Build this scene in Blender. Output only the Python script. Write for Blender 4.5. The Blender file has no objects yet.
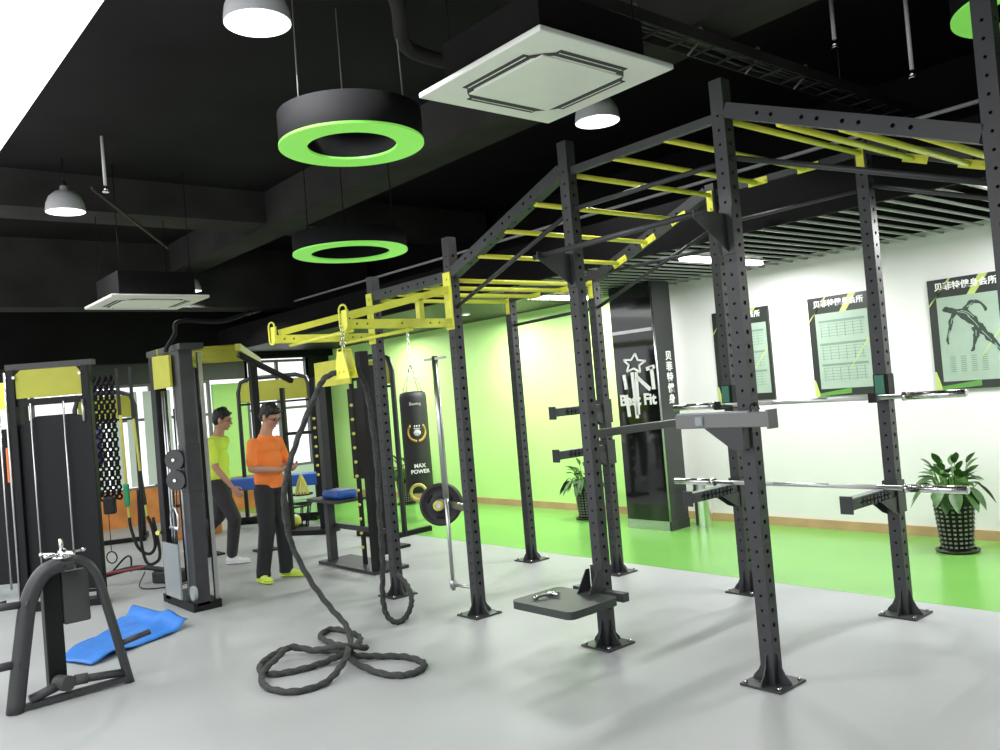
import bpy, bmesh, math, random
from mathutils import Vector, Matrix, noise
random.seed(7)
C = bpy.context
col = C.scene.collection
PI = math.pi
V = Vector

# ------------------------------------------------------------------ materials
def mat(name, c, rough=.5, metal=0, var=0.0, scale=6, bump=0.0, bscale=40, emit=0, ecol=None, coat=0, spec=.5):
    m = bpy.data.materials.new(name); m.use_nodes = True
    nt = m.node_tree; b = nt.nodes['Principled BSDF']
    b.inputs['Base Color'].default_value = (*c, 1); b.inputs['Roughness'].default_value = rough
    b.inputs['Metallic'].default_value = metal; b.inputs['Coat Weight'].default_value = coat
    b.inputs['Specular IOR Level'].default_value = spec
    tc = nt.nodes.new('ShaderNodeTexCoord')
    if var:
        n = nt.nodes.new('ShaderNodeTexNoise'); n.inputs['Scale'].default_value = scale; n.inputs['Detail'].default_value = 4
        nt.links.new(tc.outputs['Object'], n.inputs['Vector'])
        r = nt.nodes.new('ShaderNodeValToRGB')
        r.color_ramp.elements[0].position = .3; r.color_ramp.elements[1].position = .7
        r.color_ramp.elements[0].color = (*[x*(1-var) for x in c], 1); r.color_ramp.elements[1].color = (*[min(1, x*(1+var)) for x in c], 1)
        nt.links.new(n.outputs['Fac'], r.inputs['Fac']); nt.links.new(r.outputs['Color'], b.inputs['Base Color'])
    if bump:
        n = nt.nodes.new('ShaderNodeTexNoise'); n.inputs['Scale'].default_value = bscale
        nt.links.new(tc.outputs['Object'], n.inputs['Vector'])
        bp = nt.nodes.new('ShaderNodeBump'); bp.inputs['Strength'].default_value = bump; bp.inputs['Distance'].default_value = .004
        nt.links.new(n.outputs['Fac'], bp.inputs['Height']); nt.links.new(bp.outputs['Normal'], b.inputs['Normal'])
    if emit:
        b.inputs['Emission Color'].default_value = (*(ecol or c), 1); b.inputs['Emission Strength'].default_value = emit
    return m
M = dict(
 steel=mat('powder_steel', (.033, .034, .037), .45, 0, .10, 9, .12, 160),
 black=mat('black_paint', (.008, .008, .009), .5, 0, .15, 5, spec=.25),
 ceil=mat('ceiling_black', (.0085, .0080, .0085), .9, 0, .35, 1.2, .4, 8, spec=.15),
 beam=mat('ceiling_beam_grey', (.034, .032, .031), .85, 0, .3, 1.5, .3, 8, spec=.15),
 slat=mat('slat_grey', (.34, .34, .34), .5),
 yellow=mat('yellow_paint', (.80, .80, .08), .42, 0, .06, 10),
 olive=mat('olive_board', (.42, .42, .035), .5, 0, .05, 8),
 floor=mat('grey_rubber_floor', (.37, .385, .385), .45, 0, .05, 1.3, .05, 30),
 gfloor=mat('green_floor', (.17, .42, .085), .24, 0, .05, 1.0),
 gwall=mat('green_wall', (.54, .88, .28), .6, 0, .02, 2),
 wwall=mat('white_wall', (.80, .80, .77), .7, 0, .02, 2),
 skirt=mat('skirting_wood', (.50, .33, .17), .5, 0, .15, 3),
 wood=mat('orange_wood', (.55, .20, .05), .5, 0, .25, 3),
 white=mat('white_plastic', (.86, .87, .80), .45, 0, .02, 5),
 dgrey=mat('dark_vent', (.05, .05, .05), .7),
 chrome=mat('chrome', (.78, .78, .78), .16, 1, .03, 20),
 brush=mat('brushed_steel', (.55, .56, .56), .32, 1, .05, 20),
 galv=mat('conduit_grey', (.62, .62, .62), .5),
 rope=mat('rope_fibre', (.040, .042, .040), .85, 0, .35, 60, .6, 200),
 rubber=mat('black_rubber', (.018, .018, .02), .6, 0, .1, 20),
 pad=mat('pad_rubber', (.035, .045, .04), .5, 0, .1, 20, .2, 200),
 mat_=mat('blue_mat', (.03, .19, .62), .5, 0, .12, 6, .2, 60),
 blue=mat('blue_vinyl', (.02, .10, .42), .4, 0, .1, 6),
 gloss=mat('gloss_black', (.006, .006, .007), .07, 0, .1, 3, coat=.5),
 darkg=mat('charcoal_panel', (.035, .036, .037), .35, 0, .08, 3),
 ring=mat('green_ring_light', (.20, .62, .09), .4, emit=.42, ecol=(.25, .72, .12)),
 dome=mat('lamp_enamel', (.55, .56, .58), .4, 0, .03, 6),
 domein=mat('lamp_inner', (.85, .85, .85), .5, emit=.6, ecol=(1, 1, 1)),
 bulb=mat('lamp_bulb', (1, 1, 1), .4, emit=6),
 led=mat('led_batten', (1, 1, 1), .4, emit=9),
 glowceil=mat('white_ceiling_glow', (1, 1, 1), .5, emit=2.2),  # emission added to a white ceiling so it burns out and lights the room
 skin=mat('skin', (.50, .27, .18), .55, 0, .06, 20),
 hair=mat('black_hair', (.008, .007, .007), .5, 0, .2, 60, .8, 150),
 orange=mat('orange_shirt', (1, .25, .045), .75, 0, .05, 8, .3, 30),
 lime=mat('lime_shirt', (.74, .95, .10), .75, 0, .05, 8, .3, 30),
 trous=mat('black_trousers', (.013, .013, .016), .75, 0, .15, 9, .4, 25),
 trouser2=mat('charcoal_trousers', (.030, .028, .034), .75, 0, .2, 9, .4, 25),
 shoe=mat('lime_shoe', (.62, .80, .10), .5), shoe2=mat('black_shoe', (.02, .02, .02), .5), sole=mat('white_sole', (.8, .8, .8), .5),
 lips=mat('lips', (.35, .12, .10), .5), eyew=mat('eye_dark', (.01, .008, .007), .2),
 leaf=mat('leaf_green', (.035, .11, .018), .45, 0, .5, 14), stem=mat('leaf_stem', (.10, .22, .04), .5), soil=mat('soil', (.03, .02, .015), .9),
 pot=mat('pot_black', (.014, .014, .013), .35), potw=mat('pot_weave', (.22, .22, .20), .4),
 jpad=mat('green_liner', (.03, .20, .12), .35), cyel=mat('yellow_rubber', (.72, .66, .13), .5), cgrn=mat('green_rubber', (.04, .42, .18), .4),
 gold=mat('gold_print', (.55, .36, .05), .5), txt=mat('white_lettering', (.85, .85, .83), .5, emit=0), txtg=mat('grey_lettering', (.6, .6, .58), .5),
 acry=mat('smoked_panel', (.28, .31, .32), .25), purple=mat('purple_roll', (.12, .09, .30), .6), orng=mat('orange_cloth', (.8, .2, .05), .7),
 curtain=mat('pale_blind', (.62, .70, .64), .7),
 hole=mat('hole_shade_black', (.002, .002, .002), .95, spec=.1),  # near-black colour paints the shade inside the perforated tubes
 drum=mat('matte_drum', (.012, .012, .013), .85, 0, .1, 6, spec=.15),
 frame=mat('grey_frame', (.16, .16, .16), .5),
)
def poster_mat():
    m = bpy.data.materials.new('poster_print'); m.use_nodes = True; nt = m.node_tree; b = nt.nodes['Principled BSDF']
    tc = nt.nodes.new('ShaderNodeTexCoord'); sp = nt.nodes.new('ShaderNodeSeparateXYZ'); nt.links.new(tc.outputs['Object'], sp.inputs[0])
    n = nt.nodes.new('ShaderNodeTexNoise'); n.inputs['Scale'].default_value = 7; nt.links.new(tc.outputs['Object'], n.inputs['Vector'])
    r = nt.nodes.new('ShaderNodeValToRGB'); r.color_ramp.elements[0].color = (.27, .37, .29, 1); r.color_ramp.elements[1].color = (.36, .46, .37, 1)
    nt.links.new(n.outputs['Fac'], r.inputs['Fac']); nt.links.new(r.outputs['Color'], b.inputs['Base Color']); b.inputs['Roughness'].default_value = .35
    return m
M['poster'] = poster_mat()
M['posterblack'] = mat('poster_black', (.02, .025, .02), .3)
M['limeprint'] = mat('lime_print', (.48, .58, .16), .4)
M['greenprint'] = mat('green_print', (.10, .28, .05), .4)
M['faintprint'] = mat('faint_print', (.17, .25, .19), .4)
M['ink'] = mat('dark_ink', (.03, .05, .035), .4)
def glass_mat():
    m = bpy.data.materials.new('window_glass'); m.use_nodes = True; nt = m.node_tree
    for n in list(nt.nodes): nt.nodes.remove(n)
    o = nt.nodes.new('ShaderNodeOutputMaterial'); mx = nt.nodes.new('ShaderNodeMixShader'); t = nt.nodes.new('ShaderNodeBsdfTransparent'); g = nt.nodes.new('ShaderNodeBsdfGlossy')
    mx.inputs[0].default_value = .08; g.inputs['Roughness'].default_value = .02
    nt.links.new(t.outputs[0], mx.inputs[1]); nt.links.new(g.outputs[0], mx.inputs[2]); nt.links.new(mx.outputs[0], o.inputs[0]); return m
M['glass'] = glass_mat()

# ------------------------------------------------------------------ mesh builder
def frame_to(d, up=V((0, 0, 1))):
    z = V(d).normalized()
    if abs(z.dot(up)) > .999: up = V((0, 1, 0))
    x = up.cross(z).normalized(); y = z.cross(x)
    return Matrix((x, y, z)).transposed()
def catmull(pts, n=8):
    P = [V(p) for p in pts]; out = []
    for i in range(len(P)-1):
        a = P[i-1] if i else P[0]*2-P[1]; b, c = P[i], P[i+1]; d = P[i+2] if i+2 < len(P) else P[-1]*2-P[-2]
        for k in range(n):
            t = k/n
            out.append(.5*((2*b)+(-a+c)*t+(2*a-5*b+4*c-d)*t*t+(-a+3*b-3*c+d)*t**3))
    out.append(P[-1]); return out
class B:
    def __init__(s): s.bm = bmesh.new()
    def box(s, c, size, rot=None, bev=0):
        r = bmesh.ops.create_cube(s.bm, size=1); vs = r['verts']
        m = Matrix.Translation(V(c)) @ ((rot.to_4x4() if rot else Matrix()) @ Matrix.Diagonal((*size, 1)))
        bmesh.ops.transform(s.bm, matrix=m, verts=vs)
        if bev:
            es = list({e for v in vs for e in v.link_edges})
            bmesh.ops.bevel(s.bm, geom=es, offset=bev, segments=2, affect='EDGES', profile=.5)
        return s
    def bar(s, p0, p1, w, h, up=(0, 0, 1), bev=0):
        p0, p1 = V(p0), V(p1); return s.box((p0+p1)/2, (w, h, (p1-p0).length), frame_to(p1-p0, V(up)), bev)
    def cyl(s, p0, p1, r, r2=None, seg=16, cap=True):
        p0, p1 = V(p0), V(p1); r2 = r if r2 is None else r2
        q = bmesh.ops.create_cone(s.bm, cap_ends=cap, segments=seg, radius1=r, radius2=r2, depth=(p1-p0).length)
        bmesh.ops.transform(s.bm, matrix=Matrix.Translation((p0+p1)/2) @ frame_to(p1-p0).to_4x4(), verts=q['verts'])
        for v in q['verts']:
            for f in v.link_faces:
                if len(f.verts) == 4: f.smooth = True
        return s
    def ball(s, c, r, rot=None, sub=3):
        if not hasattr(r, '__len__'): r = (r, r, r)
        q = bmesh.ops.create_icosphere(s.bm, subdivisions=sub, radius=1)
        bmesh.ops.transform(s.bm, matrix=Matrix.Translation(V(c)) @ (rot.to_4x4() if rot else Matrix()) @ Matrix.Diagonal((*r, 1)), verts=q['verts'])
        for v in q['verts']:
            for f in v.link_faces: f.smooth = True
        return s
    def tube(s, pts, r, seg=10, n=6, closed=False, smooth=True, flat=None, prof=None, cap=True):
        P = [V(p) for p in pts]
        if smooth and not closed: P = catmull(P, n)
        N = len(P); rings = []
        up = V((0, 0, 1)); t0 = (P[1]-P[0]).normalized()
        if abs(t0.dot(up)) > .95: up = V((0, 1, 0))
        nx = t0.cross(up).normalized()
        for i, p in enumerate(P):
            if closed: t = (P[(i+1) % N]-P[i-1]).normalized()
            else: t = (P[min(i+1, N-1)]-P[max(i-1, 0)]).normalized()
            nx = (nx-t*nx.dot(t)).normalized(); ny = t.cross(nx)
            ri = r(i/(N-1)) if callable(r) else r
            ring = []
            for k in range(seg):
                a = 2*PI*k/seg; q = ri*(prof(a, i) if prof else 1)
                ring.append(s.bm.verts.new(p+nx*math.cos(a)*q+ny*math.sin(a)*q*(flat or 1)))
            rings.append(ring)
        for i in range(N if closed else N-1):
            a, b = rings[i], rings[(i+1) % N]
            for k in range(seg):
                f = s.bm.faces.new((a[k], a[(k+1) % seg], b[(k+1) % seg], b[k])); f.smooth = True
        if not closed and cap:
            s.bm.faces.new(rings[0][::-1]); s.bm.faces.new(rings[-1])
        return s
    def torus(s, c, R, r, axis=(0, 0, 1), seg=32, seg2=8, sx=1, sy=1):
        m = frame_to(axis); c = V(c)
        return s.tube([c+m@V((R*sx*math.cos(2*PI*i/seg), R*sy*math.sin(2*PI*i/seg), 0)) for i in range(seg)], r, seg2, closed=True)
    def lathe(s, prof, c=(0, 0, 0), seg=32, smooth=True, axis=(0, 0, 1)):
        m = frame_to(axis) if tuple(axis) != (0, 0, 1) else Matrix.Identity(3); c = V(c); rings = []
        for (r, z) in prof:
            rings.append([s.bm.verts.new(c+m@V((r*math.cos(2*PI*k/seg), r*math.sin(2*PI*k/seg), z))) for k in range(seg)])
        for a, b in zip(rings, rings[1:]):
            for k in range(seg):
                f = s.bm.faces.new((a[k], a[(k+1) % seg], b[(k+1) % seg], b[k])); f.smooth = smooth
        if prof[0][0] > 1e-4 and False: pass
        return s
    def prism(s, pts, vec):
        a = [s.bm.verts.new(V(p)) for p in pts]; b = [s.bm.verts.new(V(p)+V(vec)) for p in pts]; n = len(a)
        s.bm.faces.new(a[::-1]); s.bm.faces.new(b)
        for i in range(n): s.bm.faces.new((a[i], a[(i+1) % n], b[(i+1) % n], b[i]))
        return s
    def quad(s, pts):
        s.bm.faces.new([s.bm.verts.new(V(p)) for p in pts]); return s
    def perf(s, p0, p1, w, holes, r=.0125, sides=(0, 1, 2, 3), up=(0, 0, 1), side_small=False):
        """square tube from p0 to p1, round holes closed by shade-black caps on the given sides at distances along it"""
        p0, p1 = V(p0), V(p1); L = (p1-p0).length; m = Matrix.Translation(p0) @ frame_to(p1-p0, V(up)).to_4x4(); h = w/2
        def P(x, y, z): return s.bm.verts.new(m @ V((x, y, z)))
        for sd in range(4):
            ca, sa = [(1, 0), (0, 1), (-1, 0), (0, -1)][sd]
            def Q(u, d, z, ca=ca, sa=sa): return P(ca*d-sa*u, sa*d+ca*u, z)
            hs = sorted(holes) if sd in sides else []; z = 0; hh = min(.0375, w/2)
            for q in hs+[None]:
                e = L if q is None else q-hh
                if e > z+1e-5: s.bm.faces.new((Q(-h, h, z), Q(h, h, z), Q(h, h, e), Q(-h, h, e)))
                if q is None: break
                sq = [(-h, -hh), (0, -hh), (h, -hh), (h, 0), (h, hh), (0, hh), (-h, hh), (-h, 0)]
                o = [Q(a, h, q+b) for a, b in sq]
                ang = [-3*PI/4, -PI/2, -PI/4, 0, PI/4, PI/2, 3*PI/4, PI]
                rr = r*(.62 if sd in (1, 3) and side_small else 1); i1 = [Q(rr*math.cos(a), h, q+rr*math.sin(a)) for a in ang]; i2 = [Q(rr*math.cos(a), h-.012, q+rr*math.sin(a)) for a in ang]
                s.bm.faces.new(i2).material_index = 1  # cap coloured black for the shade inside the tube
                for k in range(8):
                    j = (k+1) % 8
                    s.bm.faces.new((o[k], o[j], i1[j], i1[k])); s.bm.faces.new((i1[k], i1[j], i2[j], i2[k]))
                z = q+hh
        for z in (0, L):
            s.bm.faces.new([P(-h, -h, z), P(h, -h, z), P(h, h, z), P(-h, h, z)])
        return s
    def done(s, name, m, parent=None, loc=None, smooth=False, fix=True, kind=None):
        me = bpy.data.meshes.new(name)
        if fix: bmesh.ops.recalc_face_normals(s.bm, faces=s.bm.faces)
        if smooth:
            for f in s.bm.faces: f.smooth = True
        s.bm.to_mesh(me); s.bm.free()
        me.materials.append(M[m] if isinstance(m, str) else m)
        if any(p.material_index for p in me.polygons): me.materials.append(M['hole'])
        o = bpy.data.objects.new(name, me); col.objects.link(o)
        if parent: o.parent = parent
        if loc: o.location = loc
        if kind: o['kind'] = kind
        return o
def tag(o, label, cat, group=None, kind=None):
    o['label'] = label; o['category'] = cat
    if group: o['group'] = group
    if kind: o['kind'] = kind
    return o
def thing(name, label, cat, loc=(0, 0, 0), rz=0, group=None):
    o = bpy.data.objects.new(name, None); col.objects.link(o); o.location = loc; o.rotation_euler = (0, 0, rz); o.empty_display_size = .1
    return tag(o, label, cat, group)
def dup(root, loc=None, rz=None, label=None, parent=None):
    r = root.copy(); col.objects.link(r)
    if parent: r.parent = parent
    if loc is not None: r.location = loc
    if rz is not None: r.rotation_euler = (0, 0, rz)
    if label: r['label'] = label
    for ch in list(root.children): dup(ch, parent=r)
    return r
def bake_text(body, size, m, parent=None, mx=None, name='lettering', extrude=.002, bold=0, loc=None):
    cu = bpy.data.curves.new('t', 'FONT'); cu.body = body; cu.size = size; cu.extrude = extrude; cu.align_x = 'CENTER'; cu.align_y = 'CENTER'; cu.offset = bold; cu.resolution_u = 3
    t = bpy.data.objects.new('t', cu); col.objects.link(t)
    C.view_layer.update(); dg = C.evaluated_depsgraph_get()
    me = bpy.data.meshes.new_from_object(t.evaluated_get(dg)); bpy.data.objects.remove(t)
    me.materials.clear(); me.materials.append(M[m])
    if mx: me.transform(mx)
    o = bpy.data.objects.new(name, me); col.objects.link(o)
    if parent: o.parent = parent
    if loc: o.location = loc
    return o
def remesh(b, name, m, parent, voxel=.008, smooth=3):
    o = b.done(name, m, parent)
    md = o.modifiers.new('r', 'REMESH'); md.mode = 'VOXEL'; md.voxel_size = voxel; md.use_smooth_shade = True
    if smooth: s = o.modifiers.new('s', 'SMOOTH'); s.iterations = smooth; s.factor = .5
    C.view_layer.update(); dg = C.evaluated_depsgraph_get()
    me = bpy.data.meshes.new_from_object(o.evaluated_get(dg)); o.modifiers.clear(); o.data = me
    me.materials.clear(); me.materials.append(M[m]); me.name = name
    return o

# ------------------------------------------------------------------ camera (level-ish phone shot, slightly rolled)
cam = bpy.data.cameras.new('camera'); co = bpy.data.objects.new('camera', cam); col.objects.link(co)
yaw, pitch, roll, f = CAMROT = (.868042, .021, -.084, 840.767)
fw = V((-math.sin(yaw)*math.cos(pitch), math.cos(yaw)*math.cos(pitch), math.sin(pitch)))
rt = V((math.cos(yaw), math.sin(yaw), 0)); u = rt.cross(fw)
r2 = rt*math.cos(roll)+u*math.sin(roll); u2 = -rt*math.sin(roll)+u*math.cos(roll)
co.matrix_world = Matrix.Translation((0, 0, 1.6)) @ Matrix((r2, u2, -fw)).transposed().to_4x4()
cam.sensor_width = 36; cam.lens = 36*f/1000; cam.clip_start = .05; cam.clip_end = 200
C.scene.camera = co

# ------------------------------------------------------------------ setting
def S(b, name, m): return b.done(name, m, kind='structure')
YW = 7.7; XF = -14.0; YG = 5.597; ZC = 4.1; ZS = 2.65
S(B().box((-7, 1.3, -.05), (18, 8.6, .1)), 'floor', 'floor')
S(B().box((-7, (YG+YW)/2, -.049), (18, YW-YG, .1)), 'floor_green', 'gfloor')
S(B().box((-10.35, YW+.1, 1.35), (7.5, .2, 2.7)), 'wall_green', 'gwall')
S(B().box((-2.3, YW+.1, 1.35), (8.6, .2, 2.7)), 'wall_right', 'wwall')
S(B().box((-6, YW+.1, 3.45), (16.4, .2, 1.5)), 'wall_upper', 'ceil')
S(B().box((-10.4, YW-.008, .045), (7.4, .016, .09)), 'baseboard_left', 'skirt')
S(B().box((-2.35, YW-.008, .045), (8.5, .016, .09)), 'baseboard_right', 'skirt')
S(B().box((-7, 3.0, ZC+.1), (18, 9.6, .2)), 'ceiling', 'ceil')
# beams under the slab
S(B().box((-6, 4.44, 3.90), (16, .40, .40)), 'ceiling_beam_long', 'beam')
S(B().box((-9.15, 3.2, 3.92), (.55, 8.6, .36)), 'ceiling_beam_cross', 'beam')
S(B().box((-12.3, 3.2, 3.65), (.5, 8.6, .90)), 'ceiling_beam_far', 'beam')
S(B().box((-13.95, 3.5, 3.35), (.3, 8.4, 1.6)), 'wall_far_upper', 'ceil')
# slatted lower ceiling over the green walkway (right), plain soffit (left)
b = B()
x = -6.85
for i in range(52):
    b.box((-6.85+i*.16, (YG+YW)/2, ZS+.008), (.024, YW-YG, .014))
S(b, 'ceiling_slats', 'slat')
S(B().box((-2.4, (YG+YW)/2, ZS+.35), (9.2, YW-YG, .02)), 'ceiling_void', 'ceil')
S(B().box((-5.5, YG-.02, ZS+.19), (17, .04, .38)), 'trim_1', 'ceil')
S(B().box((2.2, 2.8, 2.05), (.2, 9.8, 4.1)), 'wall_side_unseen', 'darkg')  # unseen dark wall, added to keep outside light off the posts' right faces
S(B().box((-10.45, (YG+YW)/2, ZS+.06), (7.1, YW-YG, .1)), 'ceiling_soffit', 'black')
# black feature pillar with lettering, in the wall line
pil = B().box((-5.99, 7.145, 1.32), (.58, .31, 2.64)).done('wall_pillar', 'gloss', kind='structure')
B().box((-5.695, 7.145, 1.32), (.012, .312, 2.64)).done('side_panel', 'darkg', pil)
B().box((-5.99, 6.985, .05), (.585, .014, .10)).done('plinth', 'brush', pil)
B().box((-5.686, 7.145, .05), (.012, .31, .10)).done('plinth', 'darkg', pil)
B().box((-5.99, 6.98, 2.14), (.57, .02, .035)).done('reflection_strip', 'brush', pil)  # brushed bar standing in for a light's reflection on the gloss face
B().cyl((-5.69, 6.99, 0.1), (-5.69, 6.99, 2.62), .010).done('corner_trim', 'brush', pil)
RX = Matrix.Rotation(PI/2, 4, 'X')
bake_text('Best Fit', .165, 'txt', pil, Matrix.Translation((-5.99, 6.985, 1.395)) @ RX, bold=.006)
for i, ch in enumerate('贝菲特健身'):
    bake_text(ch, .105, 'txt', pil, Matrix.Translation((-5.687, 7.19, 1.84-i*.116)) @ Matrix.Rotation(PI/2, 4, 'Z') @ RX, bold=.002)
b = B()   # star figure logo: outline star above two leaning strokes
cx, cz = -5.99, 1.79; st = []
for k in range(10):
    a = PI/2+k*PI/5-.15; r = .13 if k % 2 == 0 else .06; st.append((cx+r*1.25*math.cos(a), 6.98, cz+r*.85*math.sin(a)))
for k in range(10): b.bar(st[k], st[(k+1) % 10], .020, .010, up=(0, 1, 0))
for p in ([(-6.15, 1.84), (-6.13, 1.68)], [(-6.14, 1.62), (-6.12, 1.38)], [(-6.03, 1.86), (-6.01, 1.36)], [(-5.97, 1.86), (-5.99, 1.40)], [(-5.96, 1.80), (-5.80, 1.66)], [(-5.76, 1.90), (-5.75, 1.66)], [(-5.83, 1.88), (-5.72, 1.90)]):
    b.bar((p[0][0], 6.98, p[0][1]-.16), (p[1][0], 6.98, p[1][1]-.16), .040, .010, up=(0, 1, 0))
b.done('logo', 'txt', pil)
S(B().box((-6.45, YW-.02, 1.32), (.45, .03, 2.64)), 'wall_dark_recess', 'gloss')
# far wall: wainscot, blinds, green panel and bright windows in grey frames
S(B().box((XF+.05, 3.9, .27), (.12, 4.6, .56)), 'wall_far_wainscot', 'wood')
S(B().box((XF-.02, 7.47, 1.3), (.1, .5, 2.6)), 'wall_far_corner', 'black')
S(B().box((XF-.02, 3.1, 2.42), (.1, 6.0, .4)), 'wall_far_lintel', 'darkg')
S(B().box((XF-.02, 6.7, .30), (.1, 1.2, .60)), 'wall_far_sill', 'curtain')
S(B().box((XF, 5.76, 1.35), (.06, .60, 1.6)), 'wall_far_panel', 'gwall')
for n, (y0, y1, z0, z1) in enumerate([(2.0, 3.5, .56, 2.2), (3.5, 5.4, .56, 2.2), (6.08, 7.24, .62, 2.5)]):
    w = B()
    for y in (y0, (y0+y1)/2, y1): w.box((XF, y, (z0+z1)/2), (.06, .05, z1-z0+.05))
    for z in (z0, 1.65, z1): w.box((XF, (y0+y1)/2, z), (.058, y1-y0+.05, .045))
    w = w.done('window_%d' % (n+1), 'frame', kind='structure')
    B().box((XF-.01, (y0+y1)/2, (z0+z1)/2), (.006, y1-y0, z1-z0)).done('pane', 'glass', w)
b = B()
for i in range(7): b.box((XF+.05, 3.62+i*.26, 1.35), (.01, .17, 1.5))
tag(b.done('window_blind', 'curtain'), 'pale vertical blinds hanging over the far window behind the cable machines', 'blind')
# low white ceiling at the left, made to glow as added overhead light
lc = B().box((-5, -.62, 3.06), (14, 2.96, .12)).done('ceiling_added_glow', 'glowceil', kind='structure')

# ------------------------------------------------------------------ the big rig
X = [-5.989, -4.905, -3.636, -2.497, -1.234]; YF, YB = 3.767, 5.276; W = .076
rig = thing('monkey_bar_rig', 'large black steel rig of perforated posts with yellow monkey bars over the grey floor', 'gym rig', (X[2], YF, 0))
def R_(b, name, m, parent=rig):
    o = b.done(name, m, parent); 
    if parent is rig: o.matrix_parent_inverse = Matrix.Translation(-V((X[2], YF, 0)))
    return o
hts = {}
def upright(x, y, h):
    key = h
    if key in hts:
        o = dup(hts[key]); o.location = (x-X[2], y-YF, 0); o.parent = rig; o.matrix_parent_inverse = Matrix(); return o
    n = int((h-.28)/.075)
    o = B().perf((0, 0, .01), (0, 0, h), W, [.22+i*.075 for i in range(n)], side_small=True).done('upright', 'steel', rig, (x-X[2], y-YF, 0))
    p = B().box((0, 0, .006), (.235, .235, .012))
    for a in range(4):
        mr = Matrix.Rotation(a*PI/2, 3, 'Z')
        prof = [(.038, .012), (.112, .012), (.105, .028), (.075, .06), (.055, .10), (.045, .15), (.038, .165)]
        for off in (.0,):
            p.prism([mr@V((r, off-.004, z)) for r, z in prof], mr@V((0, .008, 0)))
    p = p.done('base_plate', 'steel', o)
    for sx in (-1, 1):
        for sy in (-1, 1):
            B().cyl((sx*.095, sy*.095, .012), (sx*.095, sy*.095, .026), .011, .009, 8).done('bolt', 'chrome', p)
    hts[key] = o
    return o
for x, h in zip(X, (2.65, 2.77, 3.12, 3.12, 3.12)): upright(x, YF, h)
for x, h in zip(X, (2.57, 2.57, 3.00, 3.00, 3.00)): upright(x, YB, h)
zc = [2.485, 2.485, 2.95, 2.95, 2.48]
hl = [.20, .28, .45, .53, .66, .74, .90, .98]
for y in (YF, YB):
    for i in range(4):
        p0 = V((X[i]+.04, y, zc[i]+(.02 if i == 1 else 0))); p1 = V((X[i+1]-.04, y, zc[i+1]))
        L = (p1-p0).length
        if i == 2: R_(B().bar(p0-V((0, 0, .018)), p1-V((0, 0, .018)), .045, .035, up=(0, 1, 0)), 'crossbeam', 'steel')
        else: R_(B().perf(p0, p1, W, [q for q in hl if q < L-.06], .011), 'crossbeam', 'steel')
def zr(x):
    for i in range(4):
        if X[i] <= x <= X[i+1]+1e-6:
            t = (x-X[i])/(X[i+1]-X[i]); return (zc[i]*(1-t)+zc[i+1]*t)-.032, V((X[i+1]-X[i], 0, zc[i+1]-zc[i])).normalized()
inner = [-5.62, -5.26, -4.57, -4.26, -3.95, -3.25, -2.87, -2.18, -1.87, -1.55]
for x in inner+X:
    z, d = zr(x); post = x in X
    if post: z = min(z, zc[X.index(x)]-.032)
    o = R_(B().cyl((x, YF, z), (x, YB-.045, z), .017, seg=14), 'rung', 'yellow')
    dd = V((0, 0, 1)) if post else d
    for y in (YB-.041,):
        c = V((x, y, z))+dd*(-.045 if post else .02)
        fl = B().bar(c-dd*.072, c+dd*.072, .006, .05, up=(0, 1, 0))
        # turned so the plate lies flat on the beam face
        fl.bm.clear(); fl.box(c, (.05, .006, .15), Matrix((V((dd.z, 0, -dd.x)), V((0, 1, 0)), V((dd.x, 0, dd.z)))).transposed(), .0)
        s = 1 if y < 4 else -1
        for q in (-.055, .055): fl.cyl(c+dd*q+V((0, s*.003, 0)), c+dd*q+V((0, s*.010, 0)), .009, seg=8)
        fl = fl.done('flange', 'yellow', o); fl.matrix_parent_inverse = Matrix()
# pull-up tubes between posts
def tb(p, q, r=.0145, name='pull_up_bar'): return R_(B().cyl(p, q, r, seg=12), name, 'steel')
for y in (YF, YB):
    tb((X[1]+.03, y, 2.25), (X[2]-.03, y, 2.675)); tb((X[2], y, 2.695), (X[3], y, 2.695)); tb((X[3]+.03, y, 2.71), (X[4]-.03, y, 2.28))
tb((X[1], YB, 2.53), (X[2], YB, 2.53)); tb((X[0], YB, 2.225), (X[1], YB, 2.25))
tb((X[2]-.08, 3.50, 2.40), (X[3]+.06, 3.46, 2.40), .016, 'flying_pull_up_bar')
for x in (X[2], X[3]):
    b = B().prism([(x-.004, YF-.04, 2.42), (x-.004, YF-.32, 2.42), (x-.004, YF-.32, 2.38), (x-.004, YF-.04, 2.22)], (.008, 0, 0))
    b.box((x, YF-.043, 2.33), (.075, .008, .24)); R_(b, 'bar_bracket', 'steel')
R_(B().bar((X[2], YF+.04, 1.295), (X[2], YB-.04, 1.295), .05, .05, bev=.004), 'side_crossbar', 'steel')
# yellow cantilever arms on the two left-hand front posts, joined by thin bars
for x, ze in ((X[1], 2.14), (X[0], 2.15)):
    a = B().perf((x, YF-.045, ze), (x, 2.86, ze), .06, [.12, .20, .44, .72, .80], .009, up=(1, 0, 0))
    a.bar((x, YF-.05, 2.385), (x, 2.90, 2.20), .05, .05)
    a.bar((x, 3.46, ze+.02), (x, 3.46, 2.31), .05, .04)
    a.box((x, YF-.046, 2.30), (.084, .012, .42)); a.box((x, 2.85, ze+.03), (.075, .014, .13))
    for z in (2.14, 2.32, 2.46): a.cyl((x, YF-.052, z), (x, YF-.062, z), .013, seg=8)
    a = R_(a, 'cantilever_arm', 'yellow')
    t = B(); L = []
    for k in range(24):
        q = 2*PI*k/24; L.append((x+.050*math.cos(q), 2.835, ze+.045+(.05 if math.sin(q) > 0 else -.05)+.035*math.sin(q)))
    t.tube(L, .0065, 8, closed=True); R_(t, 'grip_ring', 'yellow')
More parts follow.
